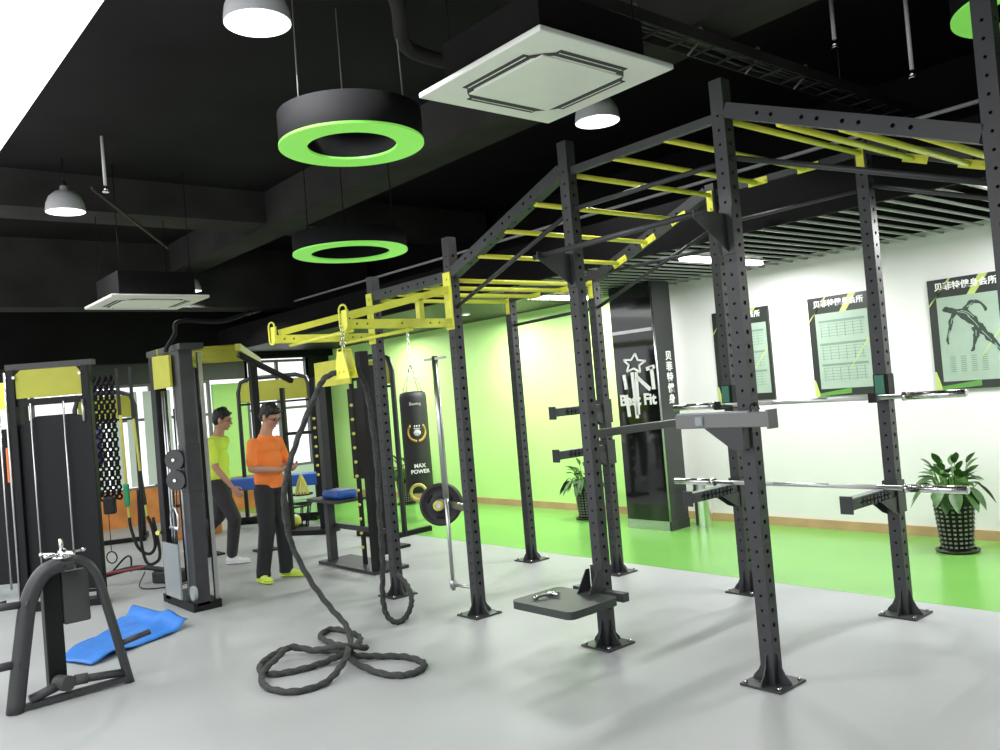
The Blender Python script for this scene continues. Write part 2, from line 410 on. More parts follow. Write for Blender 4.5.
tb((X[0], 2.98, 2.10), (X[1], 2.90, 2.10), .013, 'grip_bar').data.materials[0] = M['yellow']
tb((X[0], 3.42, 2.10), (X[1], 3.38, 2.10), .013, 'grip_bar').data.materials[0] = M['yellow']

# ------------------------------------------------------------------ loose attachments
def spotter(x, y, z, label, L=.60, d=(0, -1, 0)):
    t = thing('spotter_arm', label, 'spotter arm', (x, y, z), 0, None); d = V(d); s = V((abs(d.y), abs(d.x), 0))
    a = B().perf(d*.045, d*L, .062, [.08+.045*i for i in range(int((L-.16)/.045))], .009, up=(0, 0, 1))
    a.done('arm_tube', 'steel', t)
    B().box(d*(L+.004), (.012+abs(d.y)*.066, .012+abs(d.x)*.066, .105), bev=.003).done('end_plate', 'steel', t)
    g = B(); 
    for k in (-1, 1):
        g.prism([d*.04+s*k*.034+V((0, 0, -.028)), d*.26+s*k*.034+V((0, 0, -.028)), d*.10+s*k*.034+V((0, 0, -.12)), d*.04+s*k*.034+V((0, 0, -.14))], s*.005*k)
        g.box(s*k*.044+V((0, 0, -.03)), (.008 if abs(d.y) else .10, .10 if abs(d.y) else .008, .20))
    g.box(d*.044+V((0, 0, -.03)), (.075 if abs(d.y) else .008, .008 if abs(d.y) else .075, .20))
    g.done('bracket', 'steel', t)
    B().box(V((0, 0, .034))+d*(L/2+.03), (.05 if abs(d.y) else L-.10, L-.10 if abs(d.y) else .05, .006)).done('top_liner', 'acry', t)
    return t
spotter(X[1], YB, 1.40, 'upper black spotter arm, at shoulder height in front of the green wall')
spotter(X[1], YB, 1.055, 'lower black spotter arm in front of the green wall, above the smaller potted plant')
spotter(X[2], YB, .765, 'black spotter arm under the left end of the lower barbell')
spotter(X[3], YB, .775, 'black spotter arm under the lower barbell, beside the large potted plant')
t = thing('spotter_arm', 'wide plain grey spotter arm lying sideways across the nearest front post under the upper barbell', 'spotter arm', (-2.60, YF-.080, 1.36))
B().box((0, 0, 0), (.56, .075, .075), bev=.006).box((.285, 0, 0), (.012, .085, .095)).done('arm_tube', 'frame', t)
B().box((-.05, 0, .041), (.44, .06, .008)).done('top_liner', 'acry', t)
B().box((-.12, -.041, .0), (.05, .01, .05), bev=.004).cyl((-.12, -.04, 0), (-.12, -.05, 0), .022, seg=20).done('pin_boss', 'acry', t)
g = B().prism([(-.10, -.03, -.038), (.13, -.03, -.038), (.13, -.03, -.15), (.06, -.03, -.15)], (0, .06, 0)); g.done('gusset', 'steel', t)
B().tube([(.17, .0, .04), (.17, .0, .07), (.20, .0, .08), (.22, .0, .05)], .005, 6).done('pin_wire', 'black', t)
def jhook(x, z, label):
    t = thing('bar_hook', label, 'bar hook', (x, YB-.04, z))
    B().box((0, -.006, .03), (.085, .010, .16)).box((0, -.07, -.055), (.05, .13, .012)).box((0, -.13, -.03), (.05, .012, .06)).box((.047, .03, .03), (.008, .08, .16)).done('hook_plate', 'black', t)
    B().box((0, -.016, .045), (.06, .010, .12)).box((0, -.07, -.046), (.048, .10, .008)).done('liner', 'jpad', t)
    return t
jhook(X[2], 1.405, 'green-lined bar hook behind the nearest front post, holding the upper barbell')
jhook(X[3], 1.405, 'green-lined bar hook on the post beside the large plant, holding the upper barbell')
def barbell(loc, label, rz=0):
    t = thing('barbell', label, 'barbell', loc, rz, 'barbells')
    B().cyl((-.70, 0, 0), (.70, 0, 0), .0145).done('shaft', 'brush', t)
    for s in (-1, 1):
        B().cyl((s*.20, 0, 0), (s*.52, 0, 0), .0152).done('knurled_grip', 'galv', t)
        sl = B().cyl((s*.70, 0, 0), (s*1.045, 0, 0), .0235, seg=20).cyl((s*.685, 0, 0), (s*.71, 0, 0), .028, seg=20).done('sleeve', 'chrome', t)
        B().cyl((s*1.040, 0, 0), (s*1.049, 0, 0), .019, seg=16).done('end_cap', 'brush', sl)
    return t
barbell((-3.02, YB-.11, 1.373), 'chrome barbell held in the green-lined hooks, the upper of two')
barbell((-3.04, YB-.16, .82), 'chrome barbell resting on the spotter arms, the lower of two')
# step pad on the third front post
t = thing('step_pad', 'dark rubber step platform bracketed low on the front post', 'step platform', (-3.67, 3.46, .345), 0)
b = B(); pts = []
for (sx, sy) in ((1, 1), (-1, 1), (-1, -1), (1, -1)):
    for k in range(7):
        a = {(1, 1): 0, (-1, 1): PI/2, (-1, -1): PI, (1, -1): 3*PI/2}[(sx, sy)]+k*PI/12
        pts.append((sx*.21+.05*math.cos(a), sy*.155+.05*math.sin(a), -.045))
b.prism(pts, (0, 0, .045)); b.done('platform', 'pad', t)
b = B().box((.04, .27, -.02), (.42, .05, .05)).box((.03, .262, .05), (.09, .010, .20))
for k in (-1, 1): b.prism([(.03+k*.045, .25, -.0), (.03+k*.045, .13, .0), (.03+k*.045, .22, .13), (.03+k*.045, .25, .13)], (.006*k, 0, 0))
b.done('bracket', 'steel', t)
t2 = thing('collar_clip', 'small silver clamp lying on the dark step platform', 'clamp', (-3.78, 3.42, .346), .4)
B().tube([(-.05, -.05, .012), (0, 0, .02), (.02, .05, .015)], .009, 8).done('lever', 'brush', t2)
B().cyl((-.02, .06, .014), (.07, .03, .014), .013).cyl((-.06, -.06, .012), (-.04, -.04, .012), .012).done('jaw', 'chrome', t2)

# bar and plates stored beside the second post
t = thing('upright_storage_bar', 'silver bar standing in a low holder beside the second front post', 'storage bar', (-5.20, YF, .14))
B().cyl((0, 0, .0), (0, 0, .80), .015).cyl((0, 0, .70), (0, 0, 1.78), .024).done('bar', 'brush', t)
B().cyl((0, 0, .04), (.27, 0, .05), .012).cyl((-.0, 0, .02), (0, 0, .08), .026).done('holder', 'brush', t)
B().box((0, 0, 1.76), (.26, .03, .02)).done('top_guide', 'galv', t)
def plate(loc, r, label, m='rubber', rz=0):
    t = thing('weight_plate', label, 'weight plate', loc, rz, 'stored weight plates')
    w = .028
    B().lathe([(.026, -w), (r*.34, -w), (r*.36, -w*.6), (r*.80, -w*.6), (r*.84, -w), (r*.97, -w), (r, -w*.7), (r, w*.7), (r*.97, w), (r*.84, w), (r*.80, w*.6), (r*.36, w*.6), (r*.34, w), (.026, w), (.026, -w)], axis=(0, 1, 0), seg=40).done('disc', m, t)
    B().lathe([(.025, -w-.004), (.045, -w-.004), (.045, w+.004), (.025, w+.004), (.025, -w-.004)], axis=(0, 1, 0), seg=24).done('hub', 'brush', t)
    g = B()
    for k in range(3):
        a = k*2*PI/3+.5
        for q in range(-3, 4): g.ball((r*.6*math.cos(a+q*.09), -w*.62, r*.6*math.sin(a+q*.09)), (.014, .004, .014), sub=1)
    g.done('grip_slot', 'black', t)
    return t
pd = V((-.64, .77, 0)); P0 = V((-5.42, YF+.09, .76)); pr_ = math.atan2(.64, .77)
plate(P0+pd*.04, .168, 'black weight plate in front of its twin, beside the second front post', rz=pr_)
plate(P0+pd*.11, .160, 'black weight plate behind its twin, beside the second front post', rz=pr_)
b = B().cyl(P0-pd*.04, P0+pd*.18, .02).bar(P0+pd*.16, (X[1]-.04, YF+.03, .76), .03, .05)
tag(b.done('plate_peg', 'brush'), 'short steel peg holding two weight plates by the second front post', 'plate peg')
tag(B().lathe([(.021, -.02), (.04, -.02), (.04, .02), (.021, .02), (.021, -.02)], P0-pd*.03, axis=pd, seg=20).done('collar', 'cyel'), 'yellow collar on the peg in front of the weight plates', 'collar')

# ------------------------------------------------------------------ rope, chain and anchor
t = thing('rope_anchor', 'yellow triangular rope anchor hanging on a chain from the yellow arm', 'rope anchor', (-4.94, 2.84, 1.78))
b = B().prism([(-.10, -.03, 0), (.10, -.03, 0), (.035, -.03, .20), (-.035, -.03, .20)], (0, .006, 0))
b.prism([(-.10, .03, 0), (.10, .03, 0), (.035, .03, .20), (-.035, .03, .20)], (0, .006, 0)); b.box((0, 0, .19), (.05, .06, .014)); b.cyl((-.03, -.04, .05), (-.03, .045, .05), .012).cyl((.03, -.04, .05), (.03, .045, .05), .012)
b.done('anchor_plate', 'yellow', t)
ch = B()
for k in range(6):
    ch.torus((0, 0, .215+k*.028), .016, .004, (1, 0, 0) if k % 2 else (0, 1, 0), 12, 6, sx=.7 if 0 else 1)
ch.done('chain', 'chrome', t)
def ropemesh(paths, rad=.0185):
    b = B()
    for pts in paths:
        b.tube(pts, rad, 12, 12, prof=lambda a, i: 1+.20*math.cos(3*(a-i*.36)))
    return b
Lp = [(-4.98, 2.87, 1.84), (-5.07, 2.76, 1.80), (-5.16, 2.72, 1.68), (-5.29, 2.63, 1.4), (-5.39, 2.58, 1.16), (-5.45, 2.57, .96), (-5.48, 2.61, .70), (-5.42, 2.69, .44), (-5.28, 2.76, .24), (-5.10, 2.78, .13), (-4.92, 2.71, .07), (-4.71, 2.60, .05),
      (-4.64, 2.72, .022), (-4.47, 2.83, .02), (-4.25, 2.82, .02), (-4.17, 2.67, .02), (-4.3, 2.57, .02), (-4.6, 2.56, .03), (-4.8, 2.59, .055), (-5.05, 2.54, .03), (-5.21, 2.42, .05), (-5.24, 2.29, .02), (-5.08, 2.15, .02), (-4.9, 2.14, .02), (-4.82, 2.29, .02), (-4.80, 2.49, .03), (-4.74, 2.62, .085), (-4.92, 2.78, .07), (-5.25, 2.89, .03), (-5.48, 2.87, .02), (-5.38, 2.73, .02), (-5.02, 2.63, .06), (-4.66, 2.54, .11), (-4.54, 2.42, .06), (-4.46, 2.26, .02), (-4.49, 2.08, .02), (-4.7, 2.02, .02), (-4.88, 2.08, .045), (-5.03, 2.24, .06), (-5.09, 2.37, .09), (-4.96, 2.46, .07), (-4.70, 2.50, .13), (-4.70, 2.70, .07)]
Rp = [(-4.98, 2.87, 1.84), (-4.93, 2.90, 1.86), (-4.94, 2.95, 1.80), (-4.98, 3.02, 1.66), (-5.03, 3.08, 1.22), (-5.1, 3.11, .78), (-5.17, 3.15, .49), (-5.24, 3.17, .25), (-5.25, 3.19, .09), (-5.21, 3.24, .022), (-5.22, 3.33, .03), (-5.27, 3.42, .09), (-5.38, 3.50, .14), (-5.62, 3.62, .17), (-5.86, 3.70, .2)]
rp = ropemesh([Lp, Rp[1:]]).done('battle_rope', 'rope')
tag(rp, 'thick dark battle rope hanging from the yellow anchor and coiled on the grey floor', 'battle rope')

# ------------------------------------------------------------------ posters
def poster(x, w, label, kind):
    h = .96; t = thing('wall_poster', label, 'poster', (x, YW-.02, 1.78), 0, None)
    B().box((0, 0, 0), (w, .022, h)).done('board', 'posterblack', t)
    B().box((.018, -.0125, -.045), (w-.10, .004, h-.23)).done('print_panel', 'poster', t)
    B().box((-.02, -.0150, .388), (w*.60, .002, .0001)).done('header_rule', 'posterblack', t)
    bake_text('贝菲特健身会所', .072, 'txt', t, Matrix.Translation((.0, -.0125, h/2-.07)) @ RX, bold=.0015)
    for st_ in ([(-w/2, -.0135, h/2-.22), (-w/2, -.0135, h/2-.24), (-w/2+.18, -.0135, h/2-.0), (-w/2+.20, -.0135, h/2-.0)], [(w*.18, -.0118, h/2), (w*.30, -.0118, h/2), (w*.10, -.0118, h/2-.17), (w*.0, -.0118, h/2-.17)],
                [(w*.12, -.0148, -.22), (w*.12, -.0148, -.23), (w/2-.035, -.0148, .04), (w/2-.035, -.0148, .06)], [(-w/2, -.0118, -h/2+.16), (-w/2+.015, -.0118, -h/2+.16), (-w/2+.05, -.0118, -h/2+.03), (-w/2+.10, -.0118, -h/2), (-w/2, -.0118, -h/2)]):
        B().prism(st_, (0, -.001, 0)).done('light_streak', 'limeprint', t)
    B().prism([(-w/2+.05, -.0128, -h/2+.03), (w*.1, -.0128, -h/2+.07), (w*.1, -.0128, -h/2+.02), (-w/2+.05, -.0128, -h/2)], (0, -.001, 0)).done('green_glow', 'greenprint', t)
    b = B()
    if kind == 'table':
        for z in (.24, .02, -.18):
            b.box((.018, -.0152, z), (w-.16, .001, .022))
            for k in range(5): b.box((.018, -.0152, z-.03-k*.028), (w-.18, .001, .004))
            for k in range(6): b.box((-.19+k*.08, -.0152, z-.09), (.004, .001, .13))
        b.done('table_lines', 'faintprint', t)
    else:
        lay = [0]
        def fl(p, r0, r1, tgt=None, bul=.35):
            P = catmull([V((a, 0, c)) for a, c in p], 4); L = []; Rr = []; lay[0] += 1; y = -.0150-lay[0]*.00012; tb_ = tgt or b
            for i, q in enumerate(P):
                d = (P[min(i+1, len(P)-1)]-P[max(i-1, 0)]).normalized(); n = V((-d.z, 0, d.x)); s = i/(len(P)-1); r = (r0+(r1-r0)*s)*(1+bul*math.sin(s*PI)*math.cos(s*9))
                L.append(q+n*r); Rr.append(q-n*r)
            for k in range(len(L)-1):
                tb_.prism([V((v.x, y, v.z)) for v in (L[k], L[k+1], Rr[k+1], Rr[k])], (0, -.00005, 0))
        fl([(-.188, .196), (-.170, .222), (-.150, .205), (-.148, .185)], .018, .018, bul=.1)   # head
        fl([(-.15, .205), (-.10, .19), (-.03, .16), (.03, .10)], .022, .042)                   # neck to ribs
        fl([(.03, .11), (.07, .05), (.10, .0)], .040, .030)                                    # waist
        fl([(-.10, .18), (-.135, .12), (-.145, .06)], .020, .014); fl([(-.145, .06), (-.168, .0), (-.180, -.055), (-.172, -.09)], .013, .006)
        fl([(-.02, .19), (.02, .24), (.06, .255)], .022, .016); fl([(.06, .255), (.11, .235), (.145, .18), (.135, .165)], .015, .007)
        fl([(.09, .02), (.14, -.04), (.18, -.09)], .036, .024); fl([(.18, -.09), (.22, -.14), (.25, -.20)], .022, .014)
        fl([(.05, .04), (.055, -.02), (.045, -.06)], .030, .018); fl([(.045, -.06), (.03, -.11), (.02, -.15), (.0, -.16)], .016, .007)
        lt = B()
        for q in ([(-.08, .185), (-.02, .165), (.02, .13)], [(.0, .14), (.05, .08), (.08, .03)], [(.10, .0), (.14, -.05), (.17, -.09)], [(-.125, .13), (-.14, .08)], [(.0, .215), (.05, .245)], [(.055, .01), (.052, -.04)], [(-.05, .19), (.0, .17), (.05, .12)], [(.19, -.11), (.23, -.17)], [(-.155, .03), (-.172, -.03)]):
            fl(q, .0035, .002, lt, 0)
        lt.done('muscle_lines', 'poster', t)
        b.done('figure_print', 'ink', t)
        b = B()
        for i in range(4):
            for k in range(8): b.box((-.15+i*.085, -.0152, -.20-k*.018), (.045, .001, .006))
        b.done('caption_lines', 'faintprint', t)
    return t
poster(-5.095, .68, 'dark-framed pale green poster half hidden behind the nearest front post', 'table')
poster(-4.00, .62, 'pale green poster with faint tables, middle of the three on the white wall', 'table')
poster(-2.86, .62, 'pale green poster with a lunging muscular figure, right end of the white wall', 'figure')

# ------------------------------------------------------------------ potted plants
def plant(loc, label, hp=.44, rp=.15, hf=.50, n=46, seed=1, spread=.34):
    rnd = random.Random(seed); t = thing('potted_plant', label, 'potted plant', loc)
    B().lathe([(0, .0), (rp*.98, 0), (rp*1.06, .012), (rp*1.06, .022), (rp*.9, .022)], seg=28).done('saucer', 'pot', t)
    po = B().lathe([(0, .022), (rp*.74, .022), (rp, hp-.03), (rp*1.05, hp-.03), (rp*1.05, hp), (rp*.93, hp), (rp*.90, hp-.05), (0, hp-.05)], seg=28).done('pot', 'pot', t)
    w = B()
    for i in range(10):
        z = .05+i*(hp-.10)/10; r = rp*(.74+.26*(z-.02)/hp)+.004
        for k in range(20):
            a = 2*PI*k/20
            w.box((r*math.cos(a), r*math.sin(a), z), (.008, .022, .016), Matrix.Rotation(a, 3, 'Z'))
    w.done('woven_pattern', 'potw', po)
    B().lathe([(0, hp-.045), (rp*.9, hp-.05)], seg=20).done('soil', 'soil', t)
    lf, sm = B(), B()
    for i in range(n):
        a = rnd.uniform(0, 2*PI); el = rnd.uniform(.15, 1.0); d = V((math.cos(a), math.sin(a), 0))
        base = V((d.x*rp*.4, d.y*rp*.4, hp-.04)); L = hf*rnd.uniform(.55, 1.0)
        tip = base+d*(spread*(1-el*.65)*rnd.uniform(.6, 1))+V((0, 0, L*el*.95)); mid = (base+tip)/2+V((0, 0, L*.22))
        if el < .35: tip.z -= .10
        sm.tube([base, mid*.6+base*.4, mid], .004, 5, 3)
        ax = (tip-mid); l = min(.19, max(.13, ax.length)); ax.normalize(); side = ax.cross(V((0, 0, 1)))
        if side.length < .1: side = V((1, 0, 0))
        side.normalize(); side = (side+V((rnd.uniform(-.6, .6), rnd.uniform(-.6, .6), rnd.uniform(-.6, .6)))*.7).normalized(); side = (side-ax*side.dot(ax)).normalized()
        nn = side.cross(ax); wd = l*rnd.uniform(.24, .34); rows = []
        for k in range(7):
            s = k/6; c = mid+ax*l*s-V((0, 0, .10*s*s*l/.2*.4)); ww = wd*math.sin(PI*min(1, s*.92+.08))**.8*(1-.25*s)
            if k == 6: ww = .002
            rows.append([lf.bm.verts.new(c-side*ww+nn*ww*.25), lf.bm.verts.new(c), lf.bm.verts.new(c+side*ww+nn*ww*.25)])
        for p, q in zip(rows, rows[1:]):
            for j in (0, 1):
                fc = lf.bm.faces.new((p[j], p[j+1], q[j+1], q[j])); fc.smooth = True
    lf.done('foliage', 'leaf', t, fix=False); sm.done('stems', 'stem', t)
    return t
plant((-2.93, 7.20, 0), 'leafy green plant in a tall black woven pot by the white wall', .46, .155, .48, 60, 3, .36)
plant((-7.17, 7.28, 0), 'leafy plant in a black woven pot against the green wall, under the spotter arms', .42, .145, .42, 50, 5, .34)
plant((-11.05, 7.25, 0), 'green plant at the green wall beside the punching bag', .40, .14, .60, 46, 9, .32)
t = thing('steel_bin', 'round chrome bin standing against the white wall beside the black pillar', 'bin', (-5.52, 7.34, 0))
B().lathe([(.0005, 0), (.09, 0), (.09, .46), (.08, .48), (.0005, .49)], seg=28, smooth=False).done('body', 'chrome', t)
B().lathe([(.091, .36), (.094, .36), (.094, .40), (.091, .40), (.091, .36)], seg=28).done('band', 'black', t)

# ------------------------------------------------------------------ ceiling fittings
def aircon(loc, s, label):
    t = thing('ceiling_air_conditioner', label, 'air conditioner', loc)
    p = B().box((0, 0, .015), (s, s, .03), bev=.008).done('panel', 'white', t)
    B().box((0, 0, .15), (s*.78, s*.78, .24)).done('housing', 'ceil', t)
    B().box((0, 0, -.004), (s*.60, s*.60, .010), bev=.003).done('intake_grille', 'white', t)
    for k in range(4):
        m = Matrix.Rotation(k*PI/2, 3, 'Z')
        B().box(m@V((0, s*.35, -.001)), (s*.50, s*.066, .004), m).done('air_slot', 'dgrey', t)
        B().box(m@V((0, s*.355, -.004)), (s*.47, s*.006, .003), m).done('louvre', 'white', t)
        b = B(); L = []
        for q in range(7):
            a = PI/4-.42+q*.14; L.append((a))
        for q in range(6):
            a0, a1 = L[q], L[q+1]; r0, r1 = s*.375, s*.42
            c = s*.05
            b.quad([m@V((c+r*math.cos(a)*1.0, c+r*math.sin(a)*1.0, -.0025)) for r, a in ((r0*.86, a0), (r1*.86, a0), (r1*.86, a1), (r0*.86, a1))])
        b.done('corner_slot', 'dgrey', t, fix=False)
    for sx in (-1, 1):
        for sy in (-1, 1): B().cyl((sx*s*.36, sy*s*.36, .27), (sx*s*.36, sy*s*.36, ZC-loc[2]), .004, seg=6).done('hanger_rod', 'ceil', t)
    return t
aircon((-3.12, 3.12, 3.20), .955, 'large white ceiling air conditioner hanging nearest, above the rig')
aircon((-8.76, 2.82, 2.80), .94, 'small-looking white ceiling air conditioner far off above the cable machines')
def ringlight(loc, R, label, rin=.62, th=.17, rod='ceil'):
    t = thing('ring_pendant_light', label, 'pendant light', loc, 0, None)
    ri = R*rin
    B().lathe([(ri, .004), (ri, th), (R, th), (R, .004)], seg=64).done('drum', 'drum', t)
    B().lathe([(ri-.004, .0), (R+.004, .0), (R+.004, .014), (ri-.004, .014), (ri-.004, 0)], seg=64, smooth=False).done('green_ring', 'ring', t)
    for k in range(3):
        a = .6+k*2*PI/3; r = (R+ri)/2
        B().cyl((r*math.cos(a), r*math.sin(a), th), (r*math.cos(a)*.96, r*math.sin(a)*.96, ZC-loc[2]), .005, seg=6).cyl((r*math.cos(a), r*math.sin(a), th), (r*math.cos(a), r*math.sin(a), th+.03), .014, seg=8).done('suspension_rod', rod, t)
    return t
ringlight((-4.25, 2.61, 3.12), .42, 'green ring pendant light on rods, largest in view, beside the near air conditioner', .63, .19, 'frame')
ringlight((-6.02, 3.60, 2.85), .465, 'green ring pendant light further off, above the left end of the rig', .70, .15)
ringlight((-1.38, 5.14, 3.40), .45, 'green ring pendant light cut off at the top right edge, behind the rig post')
def dome(loc, label, R=.17):
    t = thing('dome_pendant_lamp', label, 'pendant lamp', loc, 0, None)
    pr = [(R, 0), (R*1.0, .02), (R*.95, .08), (R*.80, .14), (R*.5, .185), (R*.22, .205), (R*.2, .24), (0.001, .245)]
    B().lathe(pr, seg=32).done('shade', 'dome', t)
    B().lathe([(R*.985, .0), (R*.97, .03), (R*.9, .085), (R*.75, .135), (R*.45, .175), (.001, .19)], seg=32).done('shade_lining', 'domein', t, fix=False)
    B().ball((0, 0, .10), (.04, .04, .055), sub=2).done('bulb', 'bulb', t)
    B().cyl((0, 0, .24), (0, 0, ZC-loc[2]), .005, seg=6).cyl((0, 0, .24), (0, 0, .28), .022, seg=10).done('cord', 'black', t)
    return t
dome((-3.98, 1.94, 3.60), 'white dome pendant lamp at the top edge, above the nearer green ring')
dome((-4.29, 4.82, 3.60), 'white dome pendant lamp just below the edge of the near air conditioner')
dome((-8.40, 2.04, 3.60), 'grey-white dome pendant lamp at the upper left, over the weight machine')
dome((-11.7, 4.35, 3.38), 'small distant dome pendant lamp beside the far air conditioner')
dome((-12.9, 2.05, 3.2), 'tiny distant dome lamp at the left edge of the view', .12)
def batten(x, y0, y1, label):
    t = thing('led_batten', label, 'ceiling light', (x, y0, ZS+.0))
    B().box((0, (y1-y0)/2, -.02), (.07, y1-y0, .03)).done('diffuser', 'led', t)
    B().box((0, (y1-y0)/2, .03), (.05, y1-y0+.04, .06)).done('housing', 'white', t)
batten(-4.5, 6.0, 7.2, 'slim white ceiling tube light over the white wall, behind the nearest post')
batten(-6.9, 6.35, 7.4, 'slim white ceiling tube light at the edge of the green wall')
batten(-1.95, 5.9, 7.1, 'white ceiling light at the right edge, over the figure poster')
batten(.4, 6.0, 7.2, 'white ceiling light past the right edge over the white wall')
for i, (x, y, lb) in enumerate([(-8.55, 6.75, 'small round white downlight above the green wall near the second back post'), (-11.2, 6.7, 'small round white downlight added to brighten the punching bag end of the green wall')]):  # second one is added to brighten the far end of the green wall
    t = thing('downlight', lb, 'ceiling light', (x, y, ZS))
    B().lathe([(.001, -.004), (.045, -.004)], seg=20).done('lens', 'bulb', t); B().torus((0, 0, -.004), .052, .008).done('trim_ring', 'white', t)
def pipe(name, label, cat, pts, r, m, sm=False): return tag(B().tube(pts, r, 8, 6, smooth=sm).done(name, m), label, cat)
pipe('conduit', 'long thin grey conduit running along the dark ceiling behind the rig', 'conduit', [(-14, 6.1, 3.3), (1, 6.3, 3.3)], .016, 'galv')
pipe('air_duct_hose', 'dark flexible hose bending down from the ceiling beside the near air conditioner', 'hose', [(-3.75, 2.52, 4.04), (-3.78, 2.68, 3.82), (-3.98, 2.84, 3.72), (-4.12, 3.02, 3.72), (-4.14, 3.35, 3.72), (-4.0, 3.6, 3.72)], .045, 'beam', True)
t = thing('cable_tray', 'black cable tray with loose wires crossing the ceiling above the air conditioner', 'cable tray', (-3.0, 0, 3.62))
b = B().box((-.09, 5, 0), (.012, 7.5, .07)).box((.09, 5, 0), (.012, 7.5, .07))
for k in range(30): b.box((0, 1.4+k*.25, -.03), (.18, .02, .01))
b.done('tray', 'beam', t)
b = B()
for k in range(5): b.tube([(-.06+k*.03, 1.4+j*.6, random.uniform(-.01, .03)) for j in range(12)], .009, 6, 3)
b.done('cables', 'dgrey', t)
for k in range(5):
    y = 1.8+k*1.5; B().cyl((-.1, y, -.03), (-.1, y, .48), .004, seg=6).done('hanger', 'dgrey', t)
for k in range(6):
    y = 2.4+k*.62+random.uniform(-.1, .1); b = B().tube([(.0, y, .02), (.05, y+.03, .08), (.02, y+.07, .03), (-.05, y+.02, -.06)], .008, 6, 4)
    b.done('wire_tie', 'frame', t)
for i, (x, y, z, lb) in enumerate([(-2.70, 5.46, 3.72, 'silver sprinkler drop pipe above the right bay of the rig'), (-2.26, 5.55, 3.38, 'short silver sprinkler drop above the sloping beam of the rig'), (-7.62, 2.18, 3.62, 'thin sprinkler drop beside the upper left dome lamp')]):
    t = thing('sprinkler', lb, 'sprinkler', (x, y, z))
    B().cyl((0, 0, .05), (0, 0, ZC-z), .014, seg=8).done('pipe', 'galv', t); B().cyl((0, 0, 0), (0, 0, .05), .02, .012, 8).cyl((0, 0, -.01), (0, 0, 0), .028, seg=12).done('head', 'chrome', t)
pipe('fire_pipe', 'thin dark red-brown pipe slanting under the ceiling at the upper left', 'pipe', [(-7.55, 2.05, 3.62), (-9.75, 3.42, 3.58)], .014, mat('red_brown_paint', (.035, .018, .014), .6))

# ------------------------------------------------------------------ left: foreground frame and blue mat
t = thing('bench_support_frame', 'dark grey arched steel frame with a chrome adjustment knob, nearest at lower left', 'machine frame', (-5.6, 1.20, 0))
b = B().tube([(0, -.30, .0), (.0, -.235, .40), (0, -.19, .62), (0, -.11, .76), (0, 0, .805)], .048, 14, 8).done('leg', 'steel', t)
B().tube([(0, 0, .815), (0, .10, .80), (0, .18, .70), (0, .24, .45), (0, .33, .0)], .028, 12, 8).done('leg', 'steel', t)
B().bar((-.12, -.05, .05), (-.12, -.05, .79), .09, .10, bev=.008).done('centre_post', 'black', t)
B().bar((-.10, .08, .42), (-.10, .08, .74), .05, .15, bev=.01).done('shield', 'dgrey', t)
B().box((0, 0, .79), (.08, .12, .05), bev=.01).done('top_clamp', 'steel', t)
k = B().cyl((0, 0, .81), (0, 0, .88), .020, seg=12).cyl((0, 0, .88), (0, 0, .95), .012, seg=12)
for i in range(5):
    a = i*2*PI/5+.3; k.cyl((0, 0, .86), (.10*math.cos(a), .11*math.sin(a), .865), .009, seg=8).ball((.11*math.cos(a), .12*math.sin(a), .865), .015, sub=1)
k.torus((0, 0, .84), .045, .007); k.done('adjustment_knob', 'chrome', t)
B().cyl((0, -.22, .055), (-.02, -.02, .10), .028).cyl((0, .30, .07), (-.02, -.02, .10), .024).bar((0, -.27, .02), (0, .31, .03), .05, .03).done('cross_tube', 'steel', t)
B().cyl((-.05, -.06, .10), (.04, -.02, .10), .045, seg=18).cyl((0, .02, .10), (0, .09, .095), .032, seg=14).done('pivot', 'dgrey', t)
B().cyl((0, -.20, .605), (0, -.42, .62), .022).cyl((.045, -.19, .605), (.03, -.20, .605), .028).done('side_handle', 'steel', t)
B().cyl((0, -.25, .275), (0, -.48, .28), .024).cyl((.045, -.245, .275), (.02, -.25, .275), .03).done('lower_tube', 'steel', t)
B().cyl((0, .29, .25), (0, .47, .28), .018).done('band_peg', 'steel', t)
t = thing('adjustment_roller', 'black round roller with chrome fittings at the left edge beside the arched frame', 'machine part', (-5.75, .80, .55))
B().cyl((0, -.18, 0), (0, .03, .0), .055, seg=20).done('roller', 'rubber', t)
B().torus((0, .04, .05), .04, .009, (0, 1, 0)).cyl((0, -.05, .05), (0, .12, .06), .015).done('fitting', 'chrome', t)
B().bar((0, -.06, -.02), (0, -.06, -.55), .05, .05).done('stand', 'steel', t)
# blue mat: crumpled sheet with thickness
b = B(); N = 26; corners = [V((-6.12, 1.30, 0)), V((-6.30, 1.66, 0)), V((-6.62, 2.36, 0)), V((-7.30, 2.12, 0))]
top = []
def mp(u, v):
    p = (V((-6.56, 1.32, 0))*(1-u)+V((-7.42, 2.10, 0))*u)*(1-v)+(V((-6.20, 1.46, 0))*(1-u)+V((-6.62, 2.26, 0))*u)*v
    n = noise.noise(p*3.1)
    z = .012+max(0, n)*.06+.09*math.exp(-((u-.98)**2)/.004)*(1-.4*v)+.035*math.exp(-((v-.5-.2*u)**2)/.01)*u
    return V((p.x+.03*noise.noise(p*5+V((3, 1, 2))), p.y, z))
g = [[b.bm.verts.new(mp(i/N, j/12)) for j in range(13)] for i in range(N+1)]
for i in range(N):
    for j in range(12):
        fc = b.bm.faces.new((g[i][j], g[i+1][j], g[i+1][j+1], g[i][j+1])); fc.smooth = True
o = b.done('exercise_mat', 'mat_'); tag(o, 'crumpled bright blue exercise mat lying on the grey floor behind the arched frame', 'mat')
md = o.modifiers.new('s', 'SOLIDIFY'); md.thickness = .008; md.offset = 1

